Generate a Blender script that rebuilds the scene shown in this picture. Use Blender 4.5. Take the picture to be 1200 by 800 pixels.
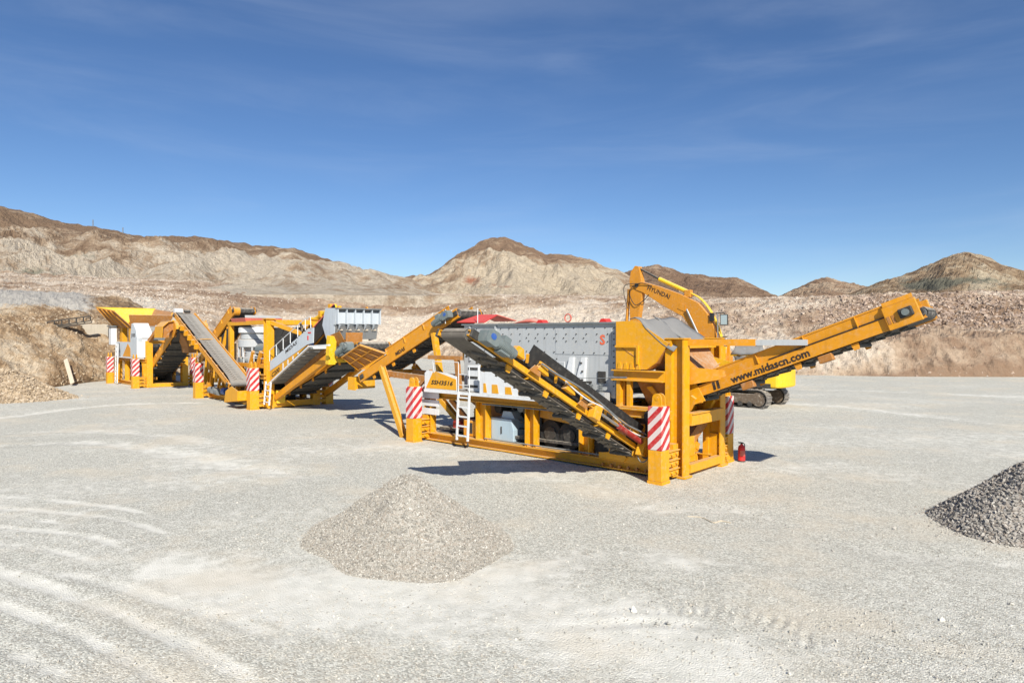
import bpy, math, random
import numpy as np
from mathutils import Vector, Matrix

# ---------------------------------------------------------------- clear
for o in list(bpy.data.objects):
    bpy.data.objects.remove(o, do_unlink=True)
scene = bpy.context.scene
COL = scene.collection
random.seed(7)

# ---------------------------------------------------------------- camera
CAM_H = 3.8          # metres above the yard
FPX = 785.0          # focal length in pixels of a 1200 px wide picture
HORIZON = 392.0      # row of the horizon in that picture
PITCH = math.atan((400 - HORIZON) / FPX)
cam_data = bpy.data.cameras.new("camera")
cam = bpy.data.objects.new("camera", cam_data)
COL.objects.link(cam)
cam.location = (0, 0, CAM_H)
cam.rotation_euler = (math.pi / 2 - PITCH, 0, 0)
cam_data.sensor_width = 36.0
cam_data.lens = 36.0 * FPX / 1200.0
cam_data.clip_start = 0.1
cam_data.clip_end = 6000
scene.camera = cam

# ---------------------------------------------------------------- sun and sky
SHADOW = Vector((-0.36, 1.32, -1.0)).normalized()      # the way sunlight travels
ELEV = math.asin(-SHADOW.z)
AZ = math.atan2(-SHADOW.x, -SHADOW.y)                  # clockwise from +Y
sun_data = bpy.data.lights.new("sun", 'SUN')
sun_data.energy = 5.0
sun_data.angle = math.radians(0.53)
sun_data.color = (1.0, 0.94, 0.835)
sun = bpy.data.objects.new("sun", sun_data)
COL.objects.link(sun)
sun.rotation_euler = SHADOW.to_track_quat('-Z', 'Y').to_euler()

world = bpy.data.worlds.new("World")
scene.world = world
world.use_nodes = True
wn = world.node_tree
wn.nodes.clear()
w_out = wn.nodes.new('ShaderNodeOutputWorld')
w_bg = wn.nodes.new('ShaderNodeBackground')
w_bg.inputs['Strength'].default_value = 0.083
sky = wn.nodes.new('ShaderNodeTexSky')
sky.sky_type = 'NISHITA'
sky.sun_disc = False
sky.sun_elevation = ELEV
sky.sun_rotation = AZ
sky.altitude = 1800
sky.air_density = 1.0
sky.dust_density = 0.5
sky.ozone_density = 3.0
# thin high cirrus: streaky noise on the sky direction lightens the blue a little
tc = wn.nodes.new('ShaderNodeTexCoord')
mp = wn.nodes.new('ShaderNodeMapping')
mp.inputs['Rotation'].default_value = (0, math.radians(-9), 0)
mp.inputs['Scale'].default_value = (0.8, 0.8, 5.0)
wn.links.new(tc.outputs['Generated'], mp.inputs['Vector'])
cn = wn.nodes.new('ShaderNodeTexNoise')
cn.inputs['Scale'].default_value = 2.3
cn.inputs['Detail'].default_value = 7
cn.inputs['Roughness'].default_value = 0.55
cn.inputs['Distortion'].default_value = 0.6
wn.links.new(mp.outputs['Vector'], cn.inputs['Vector'])
cr = wn.nodes.new('ShaderNodeMapRange')
cr.interpolation_type = 'SMOOTHSTEP'
cr.inputs['From Min'].default_value = 0.44
cr.inputs['From Max'].default_value = 0.85
cr.inputs['To Min'].default_value = 0.0
cr.inputs['To Max'].default_value = 0.15
wn.links.new(cn.outputs['Fac'], cr.inputs['Value'])
cm = wn.nodes.new('ShaderNodeMix')
cm.data_type = 'RGBA'
wn.links.new(cr.outputs['Result'], cm.inputs['Factor'])
hs = wn.nodes.new('ShaderNodeHueSaturation')
hs.inputs['Hue'].default_value = 0.505
hs.inputs['Saturation'].default_value = 1.14
wn.links.new(sky.outputs['Color'], hs.inputs['Color'])
wn.links.new(hs.outputs['Color'], cm.inputs['A'])
cm.inputs['B'].default_value = (6.5, 7.2, 8.4, 1)
wn.links.new(cm.outputs['Result'], w_bg.inputs['Color'])
wn.links.new(w_bg.outputs['Background'], w_out.inputs['Surface'])

scene.view_settings.view_transform = 'Standard'
scene.view_settings.look = 'None'
scene.view_settings.exposure = 0.45
scene.view_settings.gamma = 1.0
scene.view_settings.use_curve_mapping = False

# ---------------------------------------------------------------- pixel helpers
_fw = np.array([0, math.cos(PITCH), -math.sin(PITCH)])
_up = np.array([0, math.sin(PITCH), math.cos(PITCH)])


def on_ground(px, py, z=0.0):
    r = _fw + (px - 600) / FPX * np.array([1.0, 0, 0]) + (400 - py) / FPX * _up
    t = (z - CAM_H) / r[2]
    return np.array([0, 0, CAM_H]) + t * r


def at_depth(px, py, y):
    """world point on the ray of a pixel at world depth y"""
    r = _fw + (px - 600) / FPX * np.array([1.0, 0, 0]) + (400 - py) / FPX * _up
    return np.array([0, 0, CAM_H]) + r * (y / r[1])


# ---------------------------------------------------------------- numpy noise
_rng = np.random.default_rng(11)
_perm = _rng.permutation(512)
_perm = np.concatenate([_perm, _perm, _perm])
_grad = _rng.normal(size=(512, 3))
_grad /= np.linalg.norm(_grad, axis=1)[:, None]


def perlin(x, y, z):
    xi, yi, zi = np.floor(x).astype(int), np.floor(y).astype(int), np.floor(z).astype(int)
    xf, yf, zf = x - xi, y - yi, z - zi
    u, v, w = [t * t * t * (t * (t * 6 - 15) + 10) for t in (xf, yf, zf)]
    out = 0
    for dx in (0, 1):
        for dy in (0, 1):
            for dz in (0, 1):
                h = _perm[(_perm[(_perm[(xi + dx) & 511] + yi + dy) & 511] + zi + dz) & 511]
                g = _grad[h]
                d = g[..., 0] * (xf - dx) + g[..., 1] * (yf - dy) + g[..., 2] * (zf - dz)
                out = out + d * (u if dx else 1 - u) * (v if dy else 1 - v) * (w if dz else 1 - w)
    return out * 1.6


def fbm(x, y, z, octv=5, gain=0.5, ridged=False):
    a, f, s = 1.0, 1.0, 0
    for i in range(octv):
        n = perlin(x * f + i * 17.3, y * f - i * 9.1, z * f + i * 4.7)
        s = s + a * ((0.5 - np.abs(n)) * 1.6 if ridged else n)
        a *= gain
        f *= 2.03
    return s


# ---------------------------------------------------------------- materials
def new_mat(name):
    m = bpy.data.materials.new(name)
    m.use_nodes = True
    nt = m.node_tree
    return m, nt, nt.nodes['Principled BSDF']


def N(nt, kind, **kw):
    n = nt.nodes.new(kind)
    for k, v in kw.items():
        if hasattr(n, k):
            setattr(n, k, v)
        else:
            n.inputs[k].default_value = v
    return n


def noise(nt, scale, detail=4, rough=0.55, vec=None, dist=0.0):
    n = nt.nodes.new('ShaderNodeTexNoise')
    n.inputs['Scale'].default_value = scale
    n.inputs['Detail'].default_value = detail
    n.inputs['Roughness'].default_value = rough
    n.inputs['Distortion'].default_value = dist
    if vec is not None:
        nt.links.new(vec, n.inputs['Vector'])
    return n.outputs['Fac']


def ramp(nt, src, a, b, lo=0.0, hi=1.0):
    n = nt.nodes.new('ShaderNodeMapRange')
    n.interpolation_type = 'SMOOTHSTEP'
    n.inputs['From Min'].default_value = a
    n.inputs['From Max'].default_value = b
    n.inputs['To Min'].default_value = lo
    n.inputs['To Max'].default_value = hi
    nt.links.new(src, n.inputs['Value'])
    return n.outputs['Result']


def mix(nt, fac, a, b, mode='MIX'):
    n = nt.nodes.new('ShaderNodeMix')
    n.data_type = 'RGBA'
    n.blend_type = mode
    if isinstance(fac, (int, float)):
        n.inputs['Factor'].default_value = fac
    else:
        nt.links.new(fac, n.inputs['Factor'])
    for key, val in (('A', a), ('B', b)):
        if isinstance(val, tuple):
            n.inputs[key].default_value = (*val, 1) if len(val) == 3 else val
        else:
            nt.links.new(val, n.inputs[key])
    return n.outputs['Result']


def math_n(nt, op, a, b=None):
    n = nt.nodes.new('ShaderNodeMath')
    n.operation = op
    for i, v in enumerate((a, b)):
        if v is None:
            continue
        if isinstance(v, (int, float)):
            n.inputs[i].default_value = v
        else:
            nt.links.new(v, n.inputs[i])
    return n.outputs[0]


def bump(nt, bsdf, h, strength, dist):
    b = nt.nodes.new('ShaderNodeBump')
    b.inputs['Strength'].default_value = strength
    b.inputs['Distance'].default_value = dist
    nt.links.new(h, b.inputs['Height'])
    nt.links.new(b.outputs['Normal'], bsdf.inputs['Normal'])


def coords(nt, out='Object'):
    return nt.nodes.new('ShaderNodeTexCoord').outputs[out]


DUST = (0.50, 0.46, 0.39)


def paint(name, rgb, rough=0.45, dirt=0.35, metal=0.0, scale=1.0, dark=0.25):
    m, nt, b = new_mat(name)
    c = coords(nt)
    big = noise(nt, 1.3 * scale, 6, 0.6, c)
    fine = noise(nt, 9.0 * scale, 5, 0.65, c)
    tone = mix(nt, ramp(nt, big, 0.35, 0.7, 0, dark), rgb, tuple(x * 0.62 for x in rgb))
    f = math_n(nt, 'MULTIPLY', ramp(nt, fine, 0.45, 0.75), ramp(nt, big, 0.3, 0.7, 0.25, 1.0))
    f = math_n(nt, 'MULTIPLY', f, dirt)
    # rain streaks run down the panels
    sm = nt.nodes.new('ShaderNodeMapping')
    sm.inputs['Scale'].default_value = (5.0, 5.0, 0.45)
    nt.links.new(c, sm.inputs['Vector'])
    streak = ramp(nt, noise(nt, 1.6, 5, 0.6, sm.outputs['Vector']), 0.50, 0.72, 0, 0.55 * dirt + 0.08)
    tone = mix(nt, streak, tone, tuple(x * 0.42 + 0.015 for x in rgb))
    spot = ramp(nt, noise(nt, 26 * scale, 3, 0.6, c), 0.66, 0.74, 0, 0.5)
    tone = mix(nt, spot, tone, (0.10, 0.065, 0.04))
    # dust settles on faces that look up
    geo = nt.nodes.new('ShaderNodeNewGeometry')
    sx = nt.nodes.new('ShaderNodeSeparateXYZ')
    nt.links.new(geo.outputs['Normal'], sx.inputs[0])
    upf = math_n(nt, 'MULTIPLY', ramp(nt, sx.outputs['Z'], 0.35, 0.95), ramp(nt, fine, 0.25, 0.65, 0.2, min(0.85, dirt * 1.8)))
    col = mix(nt, f, tone, DUST)
    col = mix(nt, upf, col, (0.50, 0.45, 0.37))
    nt.links.new(col, b.inputs['Base Color'])
    b.inputs['Metallic'].default_value = metal
    nt.links.new(ramp(nt, fine, 0.2, 0.8, rough - 0.08, min(1, rough + 0.25)), b.inputs['Roughness'])
    return m


YEL = (0.70, 0.328, 0.004)
M = {}
M['yellow'] = paint('yellow_paint', YEL, 0.45, 0.26)
M['yellow2'] = paint('conveyor_orange_paint', (0.65, 0.272, 0.005), 0.48, 0.28)
M['lemon'] = paint('lemon_paint', (0.80, 0.50, 0.012), 0.45, 0.25)
M['exc'] = paint('excavator_ochre_paint', (0.58, 0.235, 0.012), 0.42, 0.28)
M['rust_shade'] = paint('worn_and_shaded_orange', (0.40, 0.165, 0.030), 0.6, 0.4, dark=0.5)  # worn steel, and also the brown of yellow faces painted as shaded
M['grey'] = paint('screen_grey_paint', (0.42, 0.44, 0.45), 0.4, 0.32, dark=0.18)
M['palegrey'] = paint('pale_blue_grey_paint', (0.50, 0.55, 0.59), 0.42, 0.30, dark=0.15)
M['grey_d'] = paint('dark_grey_paint', (0.16, 0.18, 0.19), 0.45, 0.3)
M['white'] = paint('white_paint', (0.66, 0.68, 0.69), 0.45, 0.30, dark=0.12)
M['bluegrey'] = paint('cabinet_blue_grey', (0.36, 0.47, 0.55), 0.4, 0.3, dark=0.12)
M['steel'] = paint('bare_steel', (0.36, 0.37, 0.37), 0.35, 0.25, metal=0.7)
M['motor'] = paint('motor_grey', (0.15, 0.18, 0.18), 0.45, 0.2)
M['black'] = paint('black_rubber', (0.018, 0.018, 0.018), 0.6, 0.12)
M['belt'] = paint('conveyor_belt_rubber', (0.055, 0.052, 0.048), 0.75, 0.45)
M['belt_dusty'] = paint('dusty_belt_rubber', (0.20, 0.195, 0.185), 0.8, 0.16)
M['belt_tan'] = paint('dust_caked_belt', (0.135, 0.118, 0.098), 0.85, 0.25)
M['rubber_sheet'] = paint('grey_rubber_sheet', (0.17, 0.175, 0.18), 0.65, 0.10)
M['red'] = paint('red_cover', (0.62, 0.025, 0.022), 0.5, 0.05)
M['crimson'] = paint('crimson_paint', (0.30, 0.02, 0.015), 0.5, 0.25)
M['pinkred'] = paint('faded_red_paint', (0.60, 0.13, 0.09), 0.5, 0.4)
M['blue'] = paint('motor_badge_blue', (0.03, 0.10, 0.36), 0.4, 0.1)
M['ink'] = paint('black_lettering', (0.025, 0.015, 0.012), 0.55, 0.12)
M['orange_ink'] = paint('orange_red_lettering', (0.72, 0.13, 0.05), 0.5, 0.1)
M['concrete'] = paint('concrete', (0.45, 0.40, 0.32), 0.9, 0.4, dark=0.35)
M['track'] = paint('track_steel', (0.17, 0.155, 0.14), 0.6, 0.6)
M['track_frame'] = paint('track_frame_brown', (0.13, 0.095, 0.065), 0.6, 0.6)
M['dark'] = paint('dark_machinery_and_shade', (0.035, 0.033, 0.030), 0.6, 0.2)  # dark parts, and the flat sheets that paint shade into open bays
M['timber'] = paint('pale_timber', (0.55, 0.47, 0.36), 0.8, 0.3)


def stripe_mat():
    m, nt, b = new_mat('red_white_hazard_stripes')
    c = coords(nt)
    s = nt.nodes.new('ShaderNodeSeparateXYZ')
    nt.links.new(c, s.inputs[0])
    v = math_n(nt, 'SUBTRACT', s.outputs['Z'], math_n(nt, 'ADD', s.outputs['X'], s.outputs['Y']))
    fr = math_n(nt, 'FRACT', math_n(nt, 'MULTIPLY', v, 2.9))
    st = math_n(nt, 'GREATER_THAN', fr, 0.5)
    col = mix(nt, st, (0.60, 0.53, 0.52), (0.46, 0.018, 0.022))
    d = ramp(nt, noise(nt, 7, 5, 0.65, c), 0.45, 0.75, 0, 0.3)
    nt.links.new(mix(nt, d, col, DUST), b.inputs['Base Color'])
    b.inputs['Roughness'].default_value = 0.55
    return m


M['stripe'] = stripe_mat()


def glass_mat():
    m, nt, b = new_mat('mirror_glass')
    b.inputs['Base Color'].default_value = (0.55, 0.62, 0.66, 1)
    b.inputs['Roughness'].default_value = 0.08
    b.inputs['Metallic'].default_value = 0.6
    return m


M['glass'] = glass_mat()


def stone_mat(name, cols, rough=0.9):
    """cols: list of linear colours picked per stone through the point attribute rnd"""
    m, nt, b = new_mat(name)
    at = nt.nodes.new('ShaderNodeAttribute')
    at.attribute_name = 'rnd'
    r = nt.nodes.new('ShaderNodeValToRGB')
    r.color_ramp.interpolation = 'LINEAR'
    el = r.color_ramp.elements
    el[0].position, el[0].color = 0.0, (*cols[0], 1)
    el[1].position, el[1].color = 1.0, (*cols[-1], 1)
    for i, c in enumerate(cols[1:-1]):
        e = el.new((i + 1) / (len(cols) - 1))
        e.color = (*c, 1)
    nt.links.new(at.outputs['Fac'], r.inputs['Fac'])
    n = noise(nt, 14, 4, 0.6, coords(nt))
    nt.links.new(mix(nt, ramp(nt, n, 0.3, 0.8, 0, 0.25), r.outputs['Color'], (0.5, 0.47, 0.42)), b.inputs['Base Color'])
    b.inputs['Roughness'].default_value = rough
    return m


M['gravel'] = stone_mat('yard_gravel', [(0.24, 0.23, 0.205), (0.38, 0.37, 0.33), (0.50, 0.48, 0.43), (0.36, 0.33, 0.28), (0.62, 0.60, 0.54)])
M['pile_a'] = stone_mat('tan_grey_gravel', [(0.14, 0.132, 0.115), (0.275, 0.26, 0.225), (0.40, 0.38, 0.335), (0.265, 0.225, 0.18), (0.60, 0.58, 0.525)])
M['pile_b'] = stone_mat('grey_crushed_rock', [(0.13, 0.12, 0.11), (0.24, 0.225, 0.20), (0.36, 0.335, 0.30), (0.22, 0.18, 0.145), (0.48, 0.455, 0.41)])
M['rubble'] = stone_mat('pale_rubble', [(0.28, 0.22, 0.17), (0.44, 0.37, 0.30), (0.54, 0.47, 0.39), (0.38, 0.29, 0.22), (0.58, 0.53, 0.46)])
M['rubble_b'] = stone_mat('brown_rubble', [(0.16, 0.11, 0.08), (0.27, 0.19, 0.14), (0.42, 0.31, 0.23), (0.24, 0.17, 0.13), (0.52, 0.42, 0.33)])
M['rubble_p'] = stone_mat('pinkish_rubble', [(0.27, 0.18, 0.13), (0.42, 0.30, 0.22), (0.52, 0.40, 0.31), (0.36, 0.25, 0.18), (0.56, 0.46, 0.37)])
M['rubble_c'] = stone_mat('tan_rubble', [(0.22, 0.16, 0.10), (0.36, 0.27, 0.17), (0.46, 0.36, 0.24), (0.30, 0.22, 0.14), (0.55, 0.46, 0.34)])


def ground_mat():
    m, nt, b = new_mat('pale_gravel_ground')
    c = coords(nt)
    at = nt.nodes.new('ShaderNodeAttribute')
    at.attribute_name = 'dust'
    vo = nt.nodes.new('ShaderNodeTexVoronoi')
    vo.inputs['Scale'].default_value = 44.0
    nt.links.new(c, vo.inputs['Vector'])
    sp = nt.nodes.new('ShaderNodeSeparateColor')
    nt.links.new(vo.outputs['Color'], sp.inputs[0])
    big = noise(nt, 0.35, 5, 0.6, c)
    mid = noise(nt, 3.0, 5, 0.65, c)
    stone = mix(nt, ramp(nt, sp.outputs[0], 0.0, 1.0), (0.30, 0.295, 0.255), (0.68, 0.67, 0.59))
    stone = mix(nt, ramp(nt, sp.outputs[1], 0.80, 0.95, 0, 0.7), stone, (0.24, 0.20, 0.155))
    fines = mix(nt, ramp(nt, mid, 0.3, 0.7), (0.60, 0.59, 0.525), (0.73, 0.715, 0.645))
    f = math_n(nt, 'ADD', at.outputs['Fac'], ramp(nt, mid, 0.35, 0.75, -0.15, 0.25))
    col = mix(nt, ramp(nt, f, 0.08, 0.85, 0.12, 0.97), stone, fines)
    col = mix(nt, ramp(nt, big, 0.48, 0.66, 0, 0.42), col, (0.64, 0.565, 0.44))
    nt.links.new(col, b.inputs['Base Color'])
    b.inputs['Roughness'].default_value = 0.95
    b.inputs['Specular IOR Level'].default_value = 0.15
    h = math_n(nt, 'ADD', math_n(nt, 'MULTIPLY', vo.outputs['Distance'], -1.0), math_n(nt, 'MULTIPLY', noise(nt, 12, 4, 0.7, c), 0.35))
    bump(nt, b, h, 0.6, 0.018)
    return m


M['ground'] = ground_mat()


def rock_mat(name, dark, mid_c, pale, scale=0.05, extra=None, bumpd=0.5, mott=0.42):
    """rock slope: attribute 'pale' (0..1) says where the light rock or scree lies"""
    m, nt, b = new_mat(name)
    c = coords(nt)
    at = nt.nodes.new('ShaderNodeAttribute')
    at.attribute_name = 'pale'
    n1 = noise(nt, scale, 8, 0.62, c, 0.4)
    n2 = noise(nt, scale * 7, 8, 0.7, c)
    n3 = noise(nt, scale * 40, 6, 0.7, c)
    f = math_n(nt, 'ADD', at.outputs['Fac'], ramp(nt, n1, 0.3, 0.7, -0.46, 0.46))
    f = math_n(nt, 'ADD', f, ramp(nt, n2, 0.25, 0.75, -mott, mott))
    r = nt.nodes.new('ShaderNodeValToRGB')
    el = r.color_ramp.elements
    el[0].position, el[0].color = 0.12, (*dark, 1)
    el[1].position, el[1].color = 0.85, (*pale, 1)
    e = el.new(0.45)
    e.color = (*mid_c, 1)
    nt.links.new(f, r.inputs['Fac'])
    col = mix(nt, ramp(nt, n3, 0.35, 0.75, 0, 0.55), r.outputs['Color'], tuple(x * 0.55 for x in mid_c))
    if extra:
        a2 = nt.nodes.new('ShaderNodeAttribute')
        a2.attribute_name = 'extra'
        g = math_n(nt, 'ADD', a2.outputs['Fac'], ramp(nt, n2, 0.25, 0.75, -0.25, 0.25))
        col = mix(nt, ramp(nt, g, 0.35, 0.75, 0, 0.85), col, extra)
    nt.links.new(col, b.inputs['Base Color'])
    b.inputs['Roughness'].default_value = 0.95
    b.inputs['Specular IOR Level'].default_value = 0.1
    h = math_n(nt, 'ADD', n2, math_n(nt, 'MULTIPLY', n3, 0.45))
    bump(nt, b, h, 0.9, bumpd)
    return m


M['hill_l'] = rock_mat('left_ridge_rock', (0.215, 0.145, 0.095), (0.37, 0.275, 0.19), (0.56, 0.49, 0.39), 0.022, (0.19, 0.19, 0.14), 3.0)
M['hill_c'] = rock_mat('peak_rock', (0.225, 0.15, 0.10), (0.36, 0.26, 0.175), (0.54, 0.46, 0.345), 0.020, (0.30, 0.12, 0.07), 3.0)
M['hill_f'] = rock_mat('far_hill_rock', (0.19, 0.125, 0.085), (0.27, 0.185, 0.125), (0.40, 0.31, 0.22), 0.012, None, 4.0)
M['hill_r'] = rock_mat('right_hill_rock', (0.20, 0.135, 0.085), (0.33, 0.245, 0.16), (0.47, 0.40, 0.29), 0.018, (0.13, 0.135, 0.105), 3.0)
M['bench'] = rock_mat('quarry_bench_rock', (0.27, 0.18, 0.12), (0.45, 0.345, 0.25), (0.64, 0.555, 0.45), 0.055, (0.50, 0.47, 0.41), 0.7, 0.26)
M['bank'] = rock_mat('dirt_bank', (0.20, 0.13, 0.075), (0.38, 0.27, 0.165), (0.52, 0.44, 0.33), 0.22, (0.40, 0.39, 0.36), 0.18, 0.26)


# ---------------------------------------------------------------- object helpers
def tag(o, label=None, cat=None, group=None, kind=None):
    if label: o['label'] = label
    if cat: o['category'] = cat
    if group: o['group'] = group
    if kind: o['kind'] = kind
    return o


def empty(name, loc, rz, label, cat, group=None):
    o = bpy.data.objects.new(name, None)
    COL.objects.link(o)
    o.location = loc
    o.rotation_euler = (0, 0, rz)
    o.empty_display_size = 0.3
    return tag(o, label, cat, group)


def link(name, me, mat, parent=None):
    o = bpy.data.objects.new(name, me)
    COL.objects.link(o)
    if mat and not me.materials:
        me.materials.append(mat)
    if parent:
        o.parent = parent
    return o


class MB:
    """collects shapes into ONE mesh"""
    def __init__(s, mat=None):
        s.v, s.f, s.M = [], [], mat or Matrix()

    def add(s, vs, fs):
        k = len(s.v)
        s.v += [tuple(s.M @ Vector(p)) for p in vs]
        s.f += [tuple(i + k for i in f) for f in fs]
        return s

    def box(s, x0, x1, y0, y1, z0, z1):
        return s.add([(x0, y0, z0), (x1, y0, z0), (x1, y1, z0), (x0, y1, z0), (x0, y0, z1), (x1, y0, z1), (x1, y1, z1), (x0, y1, z1)],
                     [(0, 3, 2, 1), (4, 5, 6, 7), (0, 1, 5, 4), (1, 2, 6, 5), (2, 3, 7, 6), (3, 0, 4, 7)])

    def _frame(s, p, q, up):
        p, q = Vector(p), Vector(q)
        a = (q - p).normalized()
        up = Vector(up)
        b = up.cross(a)
        if b.length < 1e-4:
            b = Vector((1, 0, 0)).cross(a)
            if b.length < 1e-4: b = Vector((0, 1, 0)).cross(a)
        b.normalize()
        return p, q, a, b, a.cross(b)

    def beam(s, p, q, w, h, up=(0, 0, 1), off=(0, 0)):
        p, q, a, b, n = s._frame(p, q, up)
        d = b * off[0] + n * off[1]
        c = [(-1, -1), (1, -1), (1, 1), (-1, 1)]
        vs = [e + d + b * (i * w / 2) + n * (j * h / 2) for e in (p, q) for i, j in c]
        return s.add(vs, [(0, 3, 2, 1), (4, 5, 6, 7), (0, 1, 5, 4), (1, 2, 6, 5), (2, 3, 7, 6), (3, 0, 4, 7)])

    def ibeam(s, p, q, w, h, up=(0, 0, 1), t=0.03):
        s.beam(p, q, w, t, up, (0, (h - t) / 2))
        s.beam(p, q, w, t, up, (0, -(h - t) / 2))
        return s.beam(p, q, t, h - 2 * t, up)

    def chan(s, p, q, w, h, up=(0, 0, 1), t=0.025, side=1):
        """channel: web on one side, flanges to the other"""
        s.beam(p, q, w, t, up, (0, (h - t) / 2))
        s.beam(p, q, w, t, up, (0, -(h - t) / 2))
        return s.beam(p, q, t, h - 2 * t, up, (side * (w - t) / 2, 0))

    def cyl(s, p, q, r, n=16, r2=None, caps=True):
        p, q, a, b, m = s._frame(p, q, (0, 0, 1))
        r2 = r if r2 is None else r2
        vs = []
        for e, rr in ((p, r), (q, r2)):
            for i in range(n):
                t = 2 * math.pi * i / n
                vs.append(e + b * (rr * math.cos(t)) + m * (rr * math.sin(t)))
        fs = [(i, (i + 1) % n, n + (i + 1) % n, n + i) for i in range(n)]
        if caps:
            fs += [tuple(range(n - 1, -1, -1)), tuple(range(n, 2 * n))]
        return s.add(vs, fs)

    def tube(s, pts, r, n=8):
        for a, b in zip(pts[:-1], pts[1:]):
            s.cyl(a, b, r, n)
        return s

    def lathe(s, prof, c=(0, 0, 0), n=32):
        """profile of (radius, z) turned about the vertical through c"""
        vs, fs = [], []
        for r, z in prof:
            for i in range(n):
                t = 2 * math.pi * i / n
                vs.append((c[0] + r * math.cos(t), c[1] + r * math.sin(t), c[2] + z))
        for k in range(len(prof) - 1):
            for i in range(n):
                j = (i + 1) % n
                fs.append((k * n + i, k * n + j, (k + 1) * n + j, (k + 1) * n + i))
        fs += [tuple(range(n - 1, -1, -1)), tuple(range((len(prof) - 1) * n, len(prof) * n))]
        return s.add(vs, fs)

    def prism(s, poly, axis, t0, t1):
        n = len(poly)
        put = {'x': lambda a, b, t: (t, a, b), 'y': lambda a, b, t: (a, t, b), 'z': lambda a, b, t: (a, b, t)}[axis]
        vs = [put(a, b, t0) for a, b in poly] + [put(a, b, t1) for a, b in poly]
        fs = [tuple(range(n)), tuple(range(2 * n - 1, n - 1, -1))]
        fs += [(i, n + i, n + (i + 1) % n, (i + 1) % n) for i in range(n)]
        return s.add(vs, fs)

    def plate(s, pts, th):
        P = [Vector(p) for p in pts]
        nrm = (P[1] - P[0]).cross(P[2] - P[0]).normalized() * (th / 2)
        n = len(P)
        vs = [p + nrm for p in P] + [p - nrm for p in P]
        fs = [tuple(range(n)), tuple(range(2 * n - 1, n - 1, -1))]
        fs += [(i, n + i, n + (i + 1) % n, (i + 1) % n) for i in range(n)]
        return s.add(vs, fs)

    def build(s, name, mat, parent=None, smooth=False, bevel=0.0):
        import bmesh
        bm = bmesh.new()
        vs = [bm.verts.new(v) for v in s.v]
        for f in s.f:
            try:
                bm.faces.new([vs[i] for i in f])
            except ValueError:
                pass
        bmesh.ops.recalc_face_normals(bm, faces=bm.faces)
        me = bpy.data.meshes.new(name)
        bm.to_mesh(me)
        bm.free()
        if smooth:
            me.polygons.foreach_set('use_smooth', [True] * len(me.polygons))
            try:
                me.set_sharp_from_angle(angle=math.radians(35))
            except Exception:
                pass
        o = link(name, me, M[mat] if isinstance(mat, str) else mat, parent)
        if bevel:
            bv = o.modifiers.new('bevel', 'BEVEL')
            bv.width = bevel
            bv.segments = 2
            bv.limit_method = 'ANGLE'
            bv.angle_limit = math.radians(50)
        return o


def grid_mesh(name, P, mat, attrs=None, smooth=True, wrap=False):
    """P: array (rows, cols, 3)"""
    R, Cn = P.shape[:2]
    me = bpy.data.meshes.new(name)
    i = np.arange(R * Cn).reshape(R, Cn)
    if wrap:
        i = np.concatenate([i, i[:, :1]], axis=1)
    q = np.stack([i[:-1, :-1], i[:-1, 1:], i[1:, 1:], i[1:, :-1]], -1).reshape(-1, 4)
    me.vertices.add(R * Cn)
    me.vertices.foreach_set('co', P.reshape(-1).astype(np.float32))
    me.loops.add(q.size)
    me.loops.foreach_set('vertex_index', q.reshape(-1).astype(np.int32))
    me.polygons.add(len(q))
    me.polygons.foreach_set('loop_start', np.arange(0, q.size, 4, dtype=np.int32))
    me.polygons.foreach_set('use_smooth', np.full(len(q), smooth))
    me.update(calc_edges=True)
    for k, a in (attrs or {}).items():
        at = me.attributes.new(k, 'FLOAT', 'POINT')
        at.data.foreach_set('value', a.reshape(-1).astype(np.float32))
    return link(name, me, mat)


def stones_mesh(name, pos, size, mat, seed=0, parent=None, flat=0.75):
    """many small angular stones in one mesh: jittered octahedra"""
    rg = np.random.default_rng(seed)
    n = len(pos)
    base = np.array([(1, 0, 0), (-1, 0, 0), (0, 1, 0), (0, -1, 0), (0, 0, 1), (0, 0, -1)], float)
    tri = np.array([(0, 2, 4), (2, 1, 4), (1, 3, 4), (3, 0, 4), (2, 0, 5), (1, 2, 5), (3, 1, 5), (0, 3, 5)])
    v = base[None] * rg.uniform(0.6, 1.15, (n, 6, 1)) + rg.normal(0, 0.16, (n, 6, 3))
    v *= np.stack([rg.uniform(0.8, 1.3, n), rg.uniform(0.7, 1.1, n), np.full(n, flat)], -1)[:, None, :]
    a = rg.normal(size=(n, 4))
    a /= np.linalg.norm(a, axis=1)[:, None]
    w, x, y, z = a.T
    Rm = np.stack([1 - 2 * (y * y + z * z), 2 * (x * y - z * w), 2 * (x * z + y * w),
                   2 * (x * y + z * w), 1 - 2 * (x * x + z * z), 2 * (y * z - x * w),
                   2 * (x * z - y * w), 2 * (y * z + x * w), 1 - 2 * (x * x + y * y)], -1).reshape(n, 3, 3)
    v = np.einsum('nij,nkj->nki', Rm, v) * (np.asarray(size)[:, None, None] * 0.5) + pos[:, None, :]
    f = (tri[None] + (np.arange(n) * 6)[:, None, None]).reshape(-1, 3)
    me = bpy.data.meshes.new(name)
    me.vertices.add(n * 6)
    me.vertices.foreach_set('co', v.reshape(-1).astype(np.float32))
    me.loops.add(f.size)
    me.loops.foreach_set('vertex_index', f.reshape(-1).astype(np.int32))
    me.polygons.add(len(f))
    me.polygons.foreach_set('loop_start', np.arange(0, f.size, 3, dtype=np.int32))
    me.polygons.foreach_set('use_smooth', np.zeros(len(f), bool))
    me.update(calc_edges=True)
    at = me.attributes.new('rnd', 'FLOAT', 'POINT')
    at.data.foreach_set('value', np.repeat(rg.random(n), 6).astype(np.float32))
    return link(name, me, mat, parent)


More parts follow.
